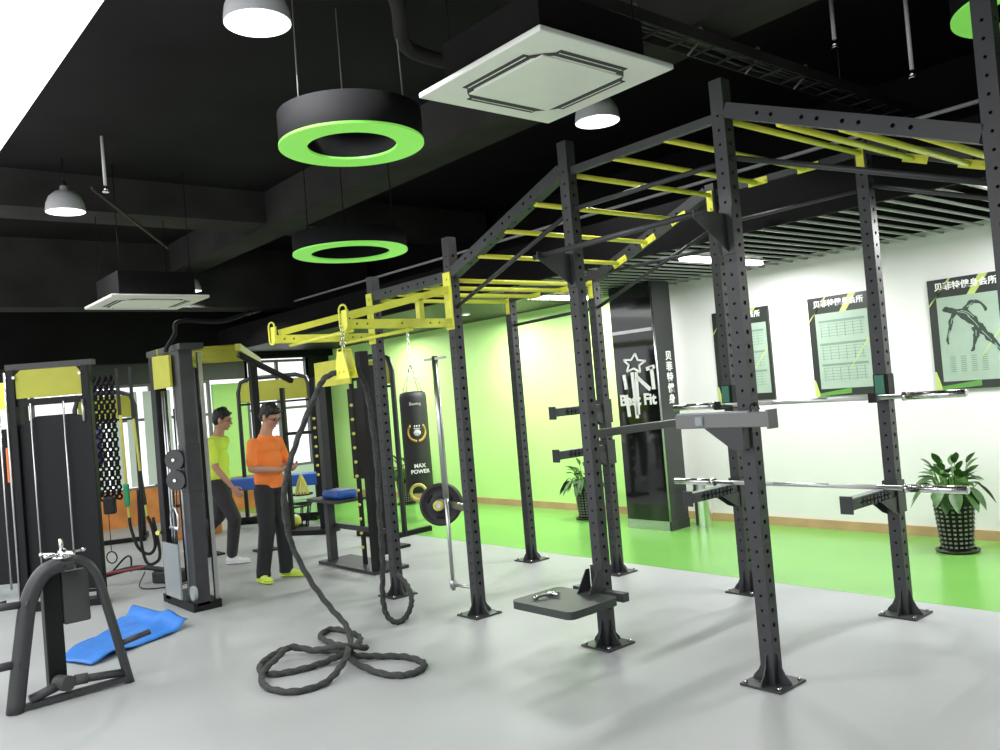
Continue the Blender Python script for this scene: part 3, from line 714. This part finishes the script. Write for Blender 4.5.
# ------------------------------------------------------------------ left: weight machines
def tower(name, label, loc, rz):
    """shrouded weight stack: local x along its face, -y towards the viewer"""
    t = thing(name, label, 'weight machine', loc, rz)
    for s in (-1, 1): B().box((s*.34, 0, 1.09), (.075, .09, 2.16), bev=.006).done('upright', 'black', t)
    B().box((0, .02, 1.87), (.62, .07, .06)).done('crossbar', 'black', t)
    B().prism([(-.30, -.03, 1.91), (.30, -.03, 1.91), (.30, -.03, 2.11), (.26, -.03, 2.165), (-.25, -.03, 2.165), (-.30, -.03, 2.12)], (0, .03, 0)).done('header_board', 'olive', t)
    B().box((0, .05, 2.20), (.80, .10, .05)).done('top_beam', 'steel', t)
    B().prism([(-.30, 0, .14), (.30, 0, .14), (.30, 0, 1.70), (.16, 0, 1.74), (-.14, 0, 1.74), (-.30, 0, 1.66)], (0, .10, 0)).done('shroud', 'black', t)
    B().box((0, -.01, .03), (.75, .16, .06)).box((0, -.01, .125), (.70, .05, .02)).done('base', 'black', t)
    for x in (-.17, .13): B().cyl((x, -.05, .12), (x, -.05, 1.86), .009, seg=10).done('guide_rod', 'brush', t)
    B().cyl((-.385, -.05, .04), (-.385, -.05, 2.15), .011, seg=10).cyl((.31, -.05, 1.66), (.31, -.05, 1.86), .016, seg=10).done('side_rod', 'brush', t)
    for x in (-.30, .30): B().cyl((x, -.05, 2.10), (x, -.065, 2.10), .014, seg=10).done('bolt', 'chrome', t)
    return t
tA = tower('weight_stack_machine', 'tall black shrouded weight stack machine with a blank olive header board', (-8.48, 1.82, 0), math.atan2(.55, .36)); tA.scale = (.94, 1, 1)
t = thing('weight_stack_machine', 'black weight machine with a plain yellow header, cut off at the left edge', 'weight machine', (-9.45, 1.50, 0), .9)
for s in (-1, 1): B().box((s*.30, 0, 1.05), (.07, .08, 2.1)).done('upright', 'black', t)
B().box((0, -.03, 1.97), (.54, .03, .26)).done('header_board', 'yellow', t)
B().box((0, .03, .9), (.52, .06, 1.5)).done('shroud', 'black', t)
B().cyl((.10, -.05, .1), (.10, -.05, 1.84), .010).done('guide_rod', 'brush', t)
tag(B().box((-9.30, 1.62, 1.30), (.05, .09, .34), bev=.01).done('hanging_towel', 'orng'), 'orange cloth hanging at the left edge by the weight machine', 'towel')
t = thing('padded_bench', 'blue padded bench on a metal frame behind the machine at the left edge', 'bench', (-10.0, 1.72, 0), .5)
B().box((0, 0, .66), (.7, .22, .07), Matrix.Rotation(.25, 3, 'Y'), .02).box((0, .05, .44), (.5, .18, .06), Matrix.Rotation(.2, 3, 'Y'), .02).done('seat_pad', 'blue', t)
B().bar((-.3, 0, 0), (-.2, 0, .6), .05, .05).bar((.3, 0, 0), (.2, 0, .5), .05, .05).box((0, 0, .03), (.8, .06, .06)).done('frame', 'brush', t)

# cable column beside the men
t = thing('cable_column_machine', 'black cable column machine with twin round pulleys, left of the man in lime', 'weight machine', (-7.3, 2.55, 0))
B().box((.15, .0, 1.12), (.20, .12, 2.16), bev=.008).done('main_column', 'steel', t)
B().box((-.36, -.04, 1.10), (.13, .10, 2.14), bev=.006).done('rear_column', 'black', t)
B().box((-.12, .03, .035), (.74, .24, .07)).done('base', 'black', t)
B().box((-.12, -.115, .32), (.38, .015, .46)).done('stack_cover', 'acry', t)
B().box((-.02, .05, .95), (.26, .10, 1.5)).done('weight_stack', 'black', t)
for x in (-.21, -.15, .10): B().cyl((x, -.06, .10), (x, -.06, 1.86), .011, seg=10).done('guide_rod', 'brush', t)
B().bar((.20, .13, .05), (.20, .13, 2.16), .035, .035).done('side_upright', 'brush', t)
B().prism([(-.29, -.10, 1.88), (.13, -.10, 1.88), (.13, -.10, 2.15), (-.29, -.10, 2.17)], (0, .02, 0)).done('header_board', 'olive', t)
B().box((-.10, .03, 2.205), (.85, .20, .05)).done('top_frame', 'steel', t)
ax = V((.62, -.78, 0)); pc = V((.15, -.10, 0))
for z in (1.27, 1.10):
    q = pc+V((0, 0, z)); w = B().cyl(q, q+ax*.045, .085, seg=28).done('pulley', 'darkg', t); B().cyl(q+ax*.045, q+ax*.06, .014, seg=10).done('axle_bolt', 'chrome', w)
B().cyl((.24, -.09, .16), (.24, -.06, .16), .06, seg=24).done('lower_pulley', 'acry', t)
B().box((.15, 0, 1.19), (.215, .135, .40), bev=.01).done('carriage', 'steel', t)
B().tube([(.02, -.14, .70), (.02, -.14, .80), (.07, -.14, .86), (.14, -.14, .86), (.19, -.14, .80), (.19, -.14, .70)], .011, 8).cyl((.0, -.14, .70), (.21, -.14, .70), .016).done('cable_handle', 'brush', t)
B().cyl((.12, -.12, .86), (.16, -.12, 1.12), .004, seg=6).done('cable', 'black', t)
B().cyl((-.42, -.10, .62), (-.40, -.13, .62), .02, seg=10).done('pin_knob', 'cyel', t)
B().tube([(.15, -.12, 2.20), (.15, -.04, 2.32), (.16, .0, 2.43), (.20, .35, 2.42), (.22, .62, 2.50)], .018, 8, 4).ball((.15, -.12, 2.19), .025, sub=1).done('pull_up_handle', 'black', t)
# olive ladder bridge joining the machine tops
t = thing('overhead_ladder', 'olive overhead ladder bridging the tops of the cable machines behind the men', 'overhead ladder', (-7.35, 2.78, 2.20), math.atan2(3.9-2.78, -9.4+7.35))
B().bar((0, -.33, 0), (2.3, -.33, 0), .05, .06).bar((0, .33, 0), (2.3, .33, 0), .05, .06).done('side_rails', 'olive', t)
for k in range(8): B().cyl((.15+k*.28, -.33, .02), (.15+k*.28, .33, .02), .017, seg=8).done('rung', 'olive', t)
for i, (x, y, lb) in enumerate([(-9.35, 4.15, 'black support post of the overhead ladder behind the man in lime'), (-9.75, 3.65, 'black support post of the overhead ladder left of the man in lime')]):
    p = thing('ladder_support_post', lb, 'post', (x, y, 0)); B().bar((0, 0, .02), (0, 0, 2.2), .08, .08).done('post', 'black', p); B().box((0, 0, .01), (.24, .24, .02)).done('foot', 'black', p)
tag(B().bar((-7.38, 3.15, 2.15), (-7.5, 3.72, 1.88), .05, .05, bev=.01).done('pivot_arm', 'black'), 'thick black swing arm slanting down above the man in orange', 'machine arm')

# frame with a rounded olive board, far crossbar rack, storage rack with yellow pegs
def arch(loc, rz, w, h, label, board='olive'):
    t = thing('arched_machine_frame', label, 'machine frame', loc, rz)
    L = [(-w/2, 0, 0.02), (-w/2, 0, h-.20), (-w/2+.05, 0, h-.05), (-w/2+.2, 0, h), (w/2-.2, 0, h), (w/2-.05, 0, h-.05), (w/2, 0, h-.20), (w/2, 0, .02)]
    P = []
    for a, b_ in zip(L, L[1:]): P.append(a)
    P.append(L[-1]); B().tube(P, .032, 8, 4, smooth=False).done('frame', 'steel', t)
    B().box((0, 0, h-.20), (w-.08, .02, .30), bev=.008).done('header_board', board, t)
    B().cyl((-w/2, 0, h-.38), (w/2, 0, h-.38), .014, seg=8).done('crossbar', 'black', t)
    B().box((0, -.15, .03), (w, .06, .06)).bar((-w/2, -.2, .03), (-w/2, .4, .03), .06, .06).bar((w/2, -.2, .03), (w/2, .4, .03), .06, .06).done('base', 'black', t)
    return t
arch((-8.78, 5.45, 0), 0.10, .66, 2.17, 'black round-cornered frame with an olive board beside the punching bag')
arch((-11.6, 5.45, 0), .75, 1.1, 2.12, 'distant black round-cornered frame with an olive board behind the man in orange')
arch((-12.3, 3.30, 0), 1.2, .75, 2.05, 'distant black frame with a green board between the two cable machines')
def kettle(parent, p, r=.03): B().ball(p, (r, r, r), sub=2).done('peg', 'cyel', parent)
t = thing('storage_rack', 'black storage rack on a flat base with yellow pegs, left of the first front post', 'storage rack', (-7.4, 4.25, 0))
B().bar((-.46, -.05, .02), (-.46, -.05, 1.86), .08, .08).done('upright', 'steel', t)
B().bar((.50, -.10, .02), (.50, -.10, 2.10), .09, .09).done('upright', 'black', t)
B().bar((-.20, .40, .02), (-.20, .40, 2.0), .07, .07).done('upright', 'black', t)
B().box((0, .02, .015), (1.1, .38, .03)).bar((-.46, 0, .38), (.5, 0, .38), .04, .05).done('base', 'steel', t)
B().bar((-.46, -.05, 1.84), (.5, -.1, 1.86), .05, .05).done('top_rail', 'steel', t)
B().box((-.30, -.05, .66), (.62, .34, .03)).done('shelf', 'steel', t)
B().box((.03, -.16, 1.93), (.70, .02, .25), bev=.006).done('header_board', 'yellow', t)
B().box((-.30, .30, 1.30), (.38, .03, .95)).done('back_panel', 'black', t)
b = B().bar((.10, .0, .03), (.10, .0, 1.85), .035, .035); b.done('peg_strip', 'black', t)
for k in range(11): kettle(t, (.12, -.03, .20+k*.14), .017)
t = thing('peg_post', 'slim black post with yellow pegs between the storage rack and the punching bag', 'peg post', (-7.95, 4.97, 0))
B().bar((0, 0, .02), (0, 0, 1.7), .04, .04).box((0, 0, .015), (.3, .3, .03)).done('post', 'black', t)
for k in range(9): kettle(t, (.02, -.03, .22+k*.15), .02)
tag(B().box((-7.62, 4.20, .72), (.36, .22, .085), bev=.03).done('folded_mat', 'blue'), 'folded blue mat on the shelf of the storage rack', 'folded mat')
t = thing('peg_rack', 'thin black peg rack with yellow pegs and a wire basket, behind the hanging rope', 'peg rack', (-9.9, 5.1, 0), .6)
B().bar((.1, 0, .02), (.1, 0, 2.0), .07, .07).bar((-.35, 0, .02), (-.35, 0, 1.9), .05, .05).box((-.1, 0, .03), (.7, .3, .06)).bar((-.35, 0, 1.3), (.1, 0, 1.3), .04, .04).done('frame', 'black', t)
for k in range(7): kettle(t, (.10, -.05, .75+k*.12), .02)
b = B().torus((-.12, -.1, .52), .13, .01).torus((-.12, -.1, .40), .11, .01)
b.done('hoop', 'black', t)
b = B()
for k in range(14):
    a = k*.45; b.tube([(-.12, -.1, .78), (-.12+.05*math.cos(a), -.1+.05*math.sin(a), .66), (-.12+.09*math.cos(a), -.1+.09*math.sin(a), .5)], .009, 5, 3)
b.done('yellow_cords', 'cyel', t)
t = thing('wire_basket', 'low black wire basket with balls on the floor behind the man in orange', 'basket', (-10.6, 5.05, 0), .6)
b = B()
for k in range(14):
    a = 2*PI*k/14; b.cyl((.26*math.cos(a), .20*math.sin(a), .02), (.32*math.cos(a), .25*math.sin(a), .32), .008, seg=6)
b.torus((0, 0, .32), 1, .012, sx=.32, sy=.25).torus((0, 0, .03), 1, .012, sx=.26, sy=.20).lathe([(0, .02), (.25, .02), (.25, .03), (0, .03)], seg=20); b.done('basket', 'black', t)
for i, (x, y, m, lb) in enumerate([(-10.68, 5.0, 'cgrn', 'green ball in the wire basket'), (-10.52, 5.1, 'cyel', 'yellow ball in the wire basket'), (-10.72, 5.19, 'blue', 'blue ball in the wire basket')]):
    tag(B().ball((x, y, .12), .085).done('exercise_ball', m), lb, 'ball')
t = thing('hand_weight_rack', 'low steel rack behind the two men near the far window', 'rack', (-11.2, 5.2, 0), .8)
B().box((0, 0, .62), (1.5, .35, .16), bev=.02).done('bench_top', 'blue', t)
B().bar((-.7, 0, 0), (-.7, 0, .6), .06, .06).bar((.7, 0, 0), (.7, 0, .6), .06, .06).box((0, 0, .12), (1.4, .05, .05)).done('frame', 'black', t)
t = thing('wooden_box', 'orange-brown wooden plyometric box behind the man in lime', 'box', (-11.6, 4.15, 0), .5)
B().box((0, 0, .30), (.5, .5, .60), bev=.01).done('box', 'wood', t); B().box((0, -.252, .45), (.14, .01, .035), bev=.003).done('hand_slot', 'black', t)
# ring on far post
tag(B().torus((-7.9, 5.35, .56), .085, .018, (.76, -.65, 0)).done('gym_ring', 'cyel'), 'round yellow ring hanging behind the first front post', 'ring')
# punching bag
t = thing('punching_bag', 'long black punching bag with a gold emblem hanging before the green wall', 'punching bag', (-9.26, 6.3, .38))
bg = B().lathe([(.001, .0), (.15, .0), (.175, .03), (.18, .08), (.18, 1.24), (.17, 1.31), (.12, 1.335), (.001, 1.335)], seg=36).done('bag', 'rubber', t)
ch = B()
for k in range(4):
    a = k*PI/2+.4; ch.cyl((.15*math.cos(a), .15*math.sin(a), 1.33), (0, 0, 1.70), .006, seg=6)
for k in range(14): ch.torus((0, 0, 1.72+k*.04), .018, .005, (1, 0, 0) if k % 2 else (0, 1, 0), 10, 6)
ch.done('chain', 'chrome', t)
vd = math.atan2(-6.3, 9.26)   # emblem faces the room
RB = Matrix.Rotation(vd+.12, 4, 'Z')
def on_bag(z): return RB @ Matrix.Translation((.183, 0, z)) @ Matrix.Rotation(PI/2, 4, 'Z') @ RX
em = B()
for s in (-1, 1):
    for k in range(12):
        a = -PI/2+s*(.2+k*.19); r = .118; an = a*1
        px, pz = r*math.cos(an), r*math.sin(an)
        em.ball((math.cos(px/.18)*.182, math.sin(px/.18)*.182, .80+pz), (.006, .016, .020), sub=1)
em.bm.transform(RB); em.done('laurel_emblem', 'gold', bg)
cr = B()
for q in (-.03, 0, .03): cr.ball((.181, q, .875), (.005, .012, .018), sub=1)
cr.box((.181, 0, .845), (.006, .085, .014)).ball((.178, 0, .79), (.008, .05, .045), sub=2); cr.bm.transform(RB); cr.done('crest', 'txtg', bg)
bake_text('Boxing', .055, 'txtg', bg, on_bag(1.17)); bake_text('MAX', .07, 'txt', bg, on_bag(.36), bold=.002); bake_text('POWER', .07, 'txt', bg, on_bag(.285), bold=.002)

# straps and bands between the machines
t = thing('suspension_strap', 'yellow and black resistance tubes hanging in a loop between the machines', 'resistance tube', (-9.3, 2.72, 0), math.atan2(.76, .65))
B().tube([(-.07, 0, .62), (-.06, 0, .50), (0, 0, .30), (.10, .02, .22), (.17, .02, .30), (.16, 0, .50), (.12, 0, .62)], .017, 8).done('loop', 'rubber', t)
B().tube([(.03, .03, .90), (.02, .03, .40), (.06, .03, .14), (.15, .03, .12), (.21, .03, .22), (.17, .02, .60)], .017, 8).done('loop', 'rubber', t)
for q in (((-.07, 0, .62), (-.075, 0, .74)), ((.12, 0, .60), (.11, 0, .74)), ((-.075, 0, .98), (-.085, 0, 1.70)), ((.08, 0, 1.1), (.05, 0, 1.65))): B().bar(*q, .024, .02).done('yellow_strap', 'cyel', t)
for q in (((.11, 0, .74), (.08, 0, 1.1)), ((-.09, 0, 1.70), (-.09, 0, 2.2)), ((.05, 0, 1.65), (.05, 0, 2.2))): B().bar(*q, .03, .02).done('black_strap', 'rubber', t)
B().bar((-.075, -.01, .74), (-.075, -.01, .98), .06, .05, bev=.02).done('green_handle', 'cgrn', t)
t = thing('chain_cluster', 'dark hanging chains and cables beside the tall weight stack', 'chains', (-9.4, 2.50, .75), math.atan2(.76, .65))
ch = B()
for j in range(4):
    for k in range(26): ch.torus((-.07+j*.05, .02*j, .10+k*.05), .026, .012, (1, 0, 0) if k % 2 else (0, 1, 0), 10, 6)
ch.done('chain', 'black', t)
B().box((0, 0, .02), (.12, .08, .18), bev=.02).done('ankle_cuff', 'rubber', t)
B().cyl((-.10, .02, .45), (-.10, .02, .85), .05).done('rolled_band', 'purple', t)
B().cyl((-.02, 0, -.06), (-.02, 0, -.45), .004, seg=6).torus((-.02, 0, -.52), .06, .007, (.2, 1, 0)).done('cord_handle', 'black', t)
t = thing('cable_row_seat', 'low black and red cable attachment lying on the floor between the machines', 'cable attachment', (-8.8, 2.62, 0), .5)
B().tube([(-.45, -.1, .10), (-.1, 0, .16), (.30, .05, .12)], .025, 8).box((.25, .1, .06), (.35, .2, .12), bev=.02).done('body', 'rubber', t)
B().tube([(-.40, -.14, .13), (-.15, -.04, .15), (.0, .0, .17)], .012, 8).done('red_grip', mat('dark_red', (.3, .04, .04), .4), t)
B().tube([(.0, 0, .12), (.12, -.2, .02), (.35, -.22, .012), (.55, -.05, .02), (.45, .1, .06)], .006, 6).tube([(-.45, 0, .1), (-.35, .1, .24), (-.22, .05, .25), (-.18, 0, .12)], .010, 6).done('cable', 'black', t)

# ------------------------------------------------------------------ people
def cap(b, p, q, r0, r1, seg=14):
    p, q = V(p), V(q); b.cyl(p, q, r0, r1, seg); b.ball(p, r0, sub=2); b.ball(q, r1, sub=2)
def limb(b, pts, rs):
    for (p, q, r0, r1) in zip(pts, pts[1:], rs, rs[1:]): cap(b, p, q, r0, r1)
def hand(b, w, d, palm_n, side, curl=.5, s=1.0):
    """w wrist, d pointing direction, palm_n palm normal, side = +1/-1 thumb side along cross"""
    d = V(d).normalized(); n = (V(palm_n)-d*V(palm_n).dot(d)).normalized(); x = d.cross(n)*side; w = V(w)
    R = Matrix((x, d, n)).transposed()
    b.ball(w+d*.045*s, (.040*s, .050*s, .016*s), R, 2)
    for k, L in enumerate((.068, .078, .073, .058)):
        base = w+d*.082*s+x*(.030-.020*k)*s; a = curl; p = base; dd = d
        for j, (l, r) in enumerate(((.45, .0095), (.32, .0085), (.23, .0075))):
            dd = (dd*math.cos(a*.6)+n*math.sin(a*.6)).normalized()
            q = p+dd*L*l*s; cap(b, p, q, r*s, (r-.001)*s, 8); p = q
            dd = dd; a = curl*1.0+.15*k*.3
    p = w+d*.025*s+x*.030*s; q = p+(x*.6+d*.7+n*.25).normalized()*.036*s; e = q+(x*.15+d*.95+n*.3).normalized()*.030*s
    cap(b, p, q, .013*s, .011*s, 8); cap(b, q, e, .0105*s, .009*s, 8)
def face(b, c, R):
    """head centred at c, R columns: forward, left, up"""
    def P(x, y, z): return c+R@V((x, y, z))
    b.ball(P(-.012, 0, .022), (.094, .076, .096), R, 3)          # skull
    b.ball(P(.022, 0, -.045), (.062, .056, .070), R, 3)          # lower face
    b.ball(P(.056, 0, -.088), (.026, .028, .022), R, 2)          # chin
    for s in (-1, 1):
        b.ball(P(-.005, s*.077, -.012), (.020, .008, .031), R, 2)  # ears
        b.ball(P(.058, s*.036, -.028), (.024, .022, .022), R, 2)   # cheeks
        b.ball(P(.074, s*.030, .020), (.016, .024, .008), R, 2)    # brows
    cap(b, P(.082, 0, .012), P(.104, 0, -.030), .008, .013, 8)      # nose
    for s in (-1, 1): b.ball(P(.096, s*.011, -.033), (.010, .008, .007), R, 2)
    b.ball(P(.080, 0, -.058), (.012, .022, .007), R, 2); b.ball(P(.077, 0, -.068), (.012, .019, .007), R, 2)
def headparts(c, R, root, glasses=False):
    def P(x, y, z): return c+R@V((x, y, z))
    h = B().ball(P(-.024, 0, .050), (.100, .083, .088), R, 3).ball(P(-.055, 0, .0), (.062, .076, .078), R, 3)
    for k in range(46):
        a = random.uniform(-2.4, 2.4); e = random.uniform(.25, 1.4); x0 = math.cos(a)*math.cos(e); y0 = math.sin(a)*math.cos(e)
        h.ball(P(-.02+x0*.092, y0*.080, .055+math.sin(e)*.078), (.016, .012, .020), R, 1)
    for y in (-.045, -.02, .005, .03, .05): h.ball(P(.060, y, .082), (.020, .017, .016), R, 2)
    for s in (-1, 1): h.ball(P(.014, s*.074, .030), (.022, .010, .034), R, 2)
    remesh(h, 'hair', 'hair', root, .007, 2)
    e = B()
    for s in (-1, 1): e.ball(P(.0815, s*.031, .001), (.007, .0135, .0065), R, 2)
    e.done('eyes', 'eyew', root)
    e = B()
    for s in (-1, 1): e.ball(P(.088, s*.033, .024), (.005, .022, .004), R, 2)
    e.done('eyebrows', 'hair', root)
    B().ball(P(.090, 0, -.0635), (.006, .020, .006), R, 2).done('lips', 'lips', root)
    if glasses:
        g = B()
        for s in (-1, 1):
            g.torus(P(.098, s*.032, .0), .024, .0018, R@V((1, 0, 0)), 20, 6); g.cyl(P(.095, s*.056, .004), P(.0, s*.080, .0), .0018, seg=6)
        g.cyl(P(.102, -.009, .003), P(.102, .009, .003), .0018, seg=6); g.done('glasses', 'black', root)
def rotm(yaw, pitch=0, roll=0): return Matrix.Rotation(yaw, 3, 'Z') @ Matrix.Rotation(pitch, 3, 'Y') @ Matrix.Rotation(roll, 3, 'X')
def shoe(root, p, yaw, m, sole, pitch=0):
    R = rotm(yaw, pitch); p = V(p)
    s = B().ball(p+R@V((.03, 0, .045)), (.075, .042, .038), R, 2).ball(p+R@V((.12, 0, .034)), (.075, .045, .026), R, 2).ball(p+R@V((-.04, 0, .05)), (.048, .036, .045), R, 2)
    s = remesh(s, 'shoe', m, root, .008, 2)
    B().ball(p+R@V((.09, 0, .014)), (.110, .047, .014), R, 3).ball(p+R@V((-.02, 0, .014)), (.072, .040, .014), R, 3).done('sole', sole, s)

# man in the orange shirt: stands with weight forward, forearms brought together at the waist, looking down to his left front
def man_orange():
    t = thing('person', 'man in an orange polo shirt and black trousers standing with hands together, looking down', 'person', (-7.66, 3.44, 0), .38)
    o = V((-.03, .06, 0))                       # slight lean of the trunk
    hc = V((.045, .085, 1.555)); Rh = rotm(.05, .45, .0)
    b = B(); face(b, hc, Rh)
    cap(b, hc+V((-.035, 0, -.07)), V((-.015, .06, 1.36)), .054, .062)
    limb(b, [(-.015, .06, 1.31), (0, .06, 1.15), (0, .05, .95)], (.07, .08, .08))
    # right arm (nearer the camera) and left arm, elbows bent, hands meet in front
    rs, re, rw = V((-.02, -.105, 1.325)), V((.0, -.165, 1.08)), V((.225, -.02, 1.05))
    ls, le, lw = V((-.02, .225, 1.325)), V((.02, .285, 1.09)), V((.235, .14, 1.07))
    for s, e, w in ((rs, re, rw), (ls, le, lw)):
        limb(b, [s+(e-s)*.12, (s+e)/2, e], (.040, .041, .037)); limb(b, [e, e*.6+w*.4, w], (.037, .036, .024))
    hand(b, rw, (rw-re)+V((0, .06, .0)), V((0, .5, .6)), 1, .45)
    hand(b, lw, (lw-le)+V((0, -.10, 0)), V((0, -.5, .5)), -1, .5)
    limb(b, [(.0, -.025, .86), (.035, -.06, .50), (-.03, -.085, .10)], (.07, .045, .035)); limb(b, [(.0, .125, .86), (.06, .13, .50), (.05, .14, .10)], (.07, .045, .035))
    remesh(b, 'body', 'skin', t, .0065, 2)
    s = B()
    R0 = rotm(0)
    s.ball((-.005, .058, 1.27), (.115, .170, .115), R0, 3); s.ball((.0, .055, 1.12), (.118, .156, .19), R0, 3); s.ball((0, .05, .97), (.122, .158, .13), R0, 3)
    s.cyl((.0, .05, .875), (0, .05, 1.0), .128, .122, 24)
    bmesh.ops.scale(s.bm, vec=(1, 1, 1), verts=[])
    for sh, e in ((rs, re), (ls, le)):
        m = sh+(e-sh)*.78; cap(s, sh+V((0, 0, -.012)), m, .058, .056)
    s.torus((-.008, .06, 1.372), .058, .016, (.25, 0, 1), 24, 8)
    s = remesh(s, 'polo_shirt', 'orange', t, .010, 3)
    B().tube([(.055, .04, 1.375), (.095, .062, 1.33), (.110, .066, 1.27)], .006, 6).done('placket', 'orange', s)
    p = B(); p.ball((0, .05, .88), (.115, .155, .10), R0, 3)
    limb(p, [(.0, -.025, .86), (.035, -.06, .50), (-.03, -.085, .10)], (.100, .078, .066))
    limb(p, [(.0, .125, .86), (.06, .13, .50), (.05, .14, .10)], (.100, .078, .066))
    for x, y in ((-.03, -.085), (.05, .14)): p.cyl((x, y, .045), (x, y, .12), .070, .066, 16)
    remesh(p, 'trousers', 'trous', t, .010, 3)
    shoe(t, (-.04, -.10, 0), -.35, 'shoe', 'shoe', 0); shoe(t, (.06, .15, 0), .25, 'shoe', 'shoe')
    headparts(hc, Rh, t, True)
man_orange()
# man in the lime shirt: mid-stride to the right, arm hanging forward
def man_lime():
    t = thing('person', 'man in a lime T-shirt and dark trousers walking to the right behind the cable column', 'person', (-9.05, 3.54, 0), math.atan2(.74, .67)); t.scale = (.975, .975, .975)
    hc = V((.09, .0, 1.60)); Rh = rotm(.05, .22)
    b = B(); face(b, hc, Rh); cap(b, hc+V((-.035, 0, -.07)), V((.02, 0, 1.40)), .053, .062)
    limb(b, [(.02, 0, 1.35), (0, 0, 1.18), (0, 0, .98)], (.07, .08, .08))
    rs, re, rw = V((.0, -.195, 1.37)), V((.06, -.235, 1.08)), V((.22, -.22, .86))
    ls, le, lw = V((.02, .195, 1.37)), V((-.10, .23, 1.10)), V((-.06, .22, .85))
    for s, e, w in ((rs, re, rw), (ls, le, lw)):
        limb(b, [s+(e-s)*.12, (s+e)/2, e], (.040, .041, .037)); limb(b, [e, e*.6+w*.4, w], (.037, .035, .024))
    hand(b, rw, (rw-re), V((0, 1, .2)), 1, .35); hand(b, lw, (lw-le), V((0, -1, 0)), -1, .35)
    limb(b, [(0, -.08, .88), (.17, -.09, .5), (.11, -.08, .1)], (.07, .045, .035)); limb(b, [(0, .08, .88), (-.07, .09, .52), (-.39, .09, .22)], (.07, .045, .035))
    remesh(b, 'body', 'skin', t, .0065, 2)
    s = B(); R0 = rotm(0)
    s.ball((.0, 0, 1.32), (.118, .178, .115), R0, 3); s.ball((-.005, 0, 1.15), (.122, .162, .20), R0, 3); s.ball((-.01, 0, 1.0), (.118, .165, .12), R0, 3); s.cyl((-.005, 0, .90), (-.005, 0, 1.03), .125, .116, 24)
    for sh, e in ((rs, re), (ls, le)): cap(s, sh+V((0, 0, -.005)), sh+(e-sh)*.72, .058, .057)
    s.torus((.015, 0, 1.415), .060, .012, (.2, 0, 1), 24, 8)
    remesh(s, 't_shirt', 'lime', t, .010, 3)
    p = B(); p.ball((0, 0, .90), (.118, .155, .11), R0, 3)
    limb(p, [(.0, -.08, .88), (.17, -.09, .50), (.11, -.08, .12)], (.100, .076, .060)); limb(p, [(.0, .08, .88), (-.07, .09, .52), (-.38, .09, .24)], (.100, .076, .058))
    remesh(p, 'trousers', 'trouser2', t, .010, 3)
    shoe(t, (.12, -.08, 0), 0, 'sole', 'sole'); shoe(t, (-.46, .09, .10), 0, 'shoe2', 'sole', .75)
    headparts(hc, Rh, t)
man_lime()

# ------------------------------------------------------------------ light
w = bpy.data.worlds.new('world'); C.scene.world = w; w.use_nodes = True
bgn = w.node_tree.nodes['Background']; bgn.inputs['Color'].default_value = (.95, .98, 1.0, 1); bgn.inputs['Strength'].default_value = 1.25
def lamp(name, kind, loc, e, size=.3, rot=None, size_y=None, colr=(1, 1, 1)):
    l = bpy.data.lights.new(name, kind); l.energy = e; l.color = colr
    if kind == 'AREA':
        l.size = size
        if size_y: l.shape = 'RECTANGLE'; l.size_y = size_y
    else: l.shadow_soft_size = size
    o = bpy.data.objects.new(name, l); col.objects.link(o); o.location = loc
    if rot: o.rotation_euler = rot
    return o
for i, (x, y) in enumerate([(-4.5, 6.6), (-1.95, 6.5), (.4, 6.6), (-6.9, 6.9), (-8.55, 6.75), (-11.2, 6.7)]):  # last two are fill, added to brighten the green wall
    lamp('batten_and_fill_light', 'AREA', (x, y, ZS-.06), 50, .08, None, 1.1)
for (x, y, z) in ((-3.98, 1.94, 3.66), (-4.29, 4.82, 3.66), (-8.40, 2.04, 3.66), (-11.7, 4.35, 3.44)):
    lamp('dome_light', 'SPOT', (x, y, z), 110, .05).data.spot_size = 2.4
vs = C.scene.view_settings; vs.view_transform = 'Standard'; vs.look = 'None'; vs.exposure = .35; vs.gamma = 1; vs.use_curve_mapping = False
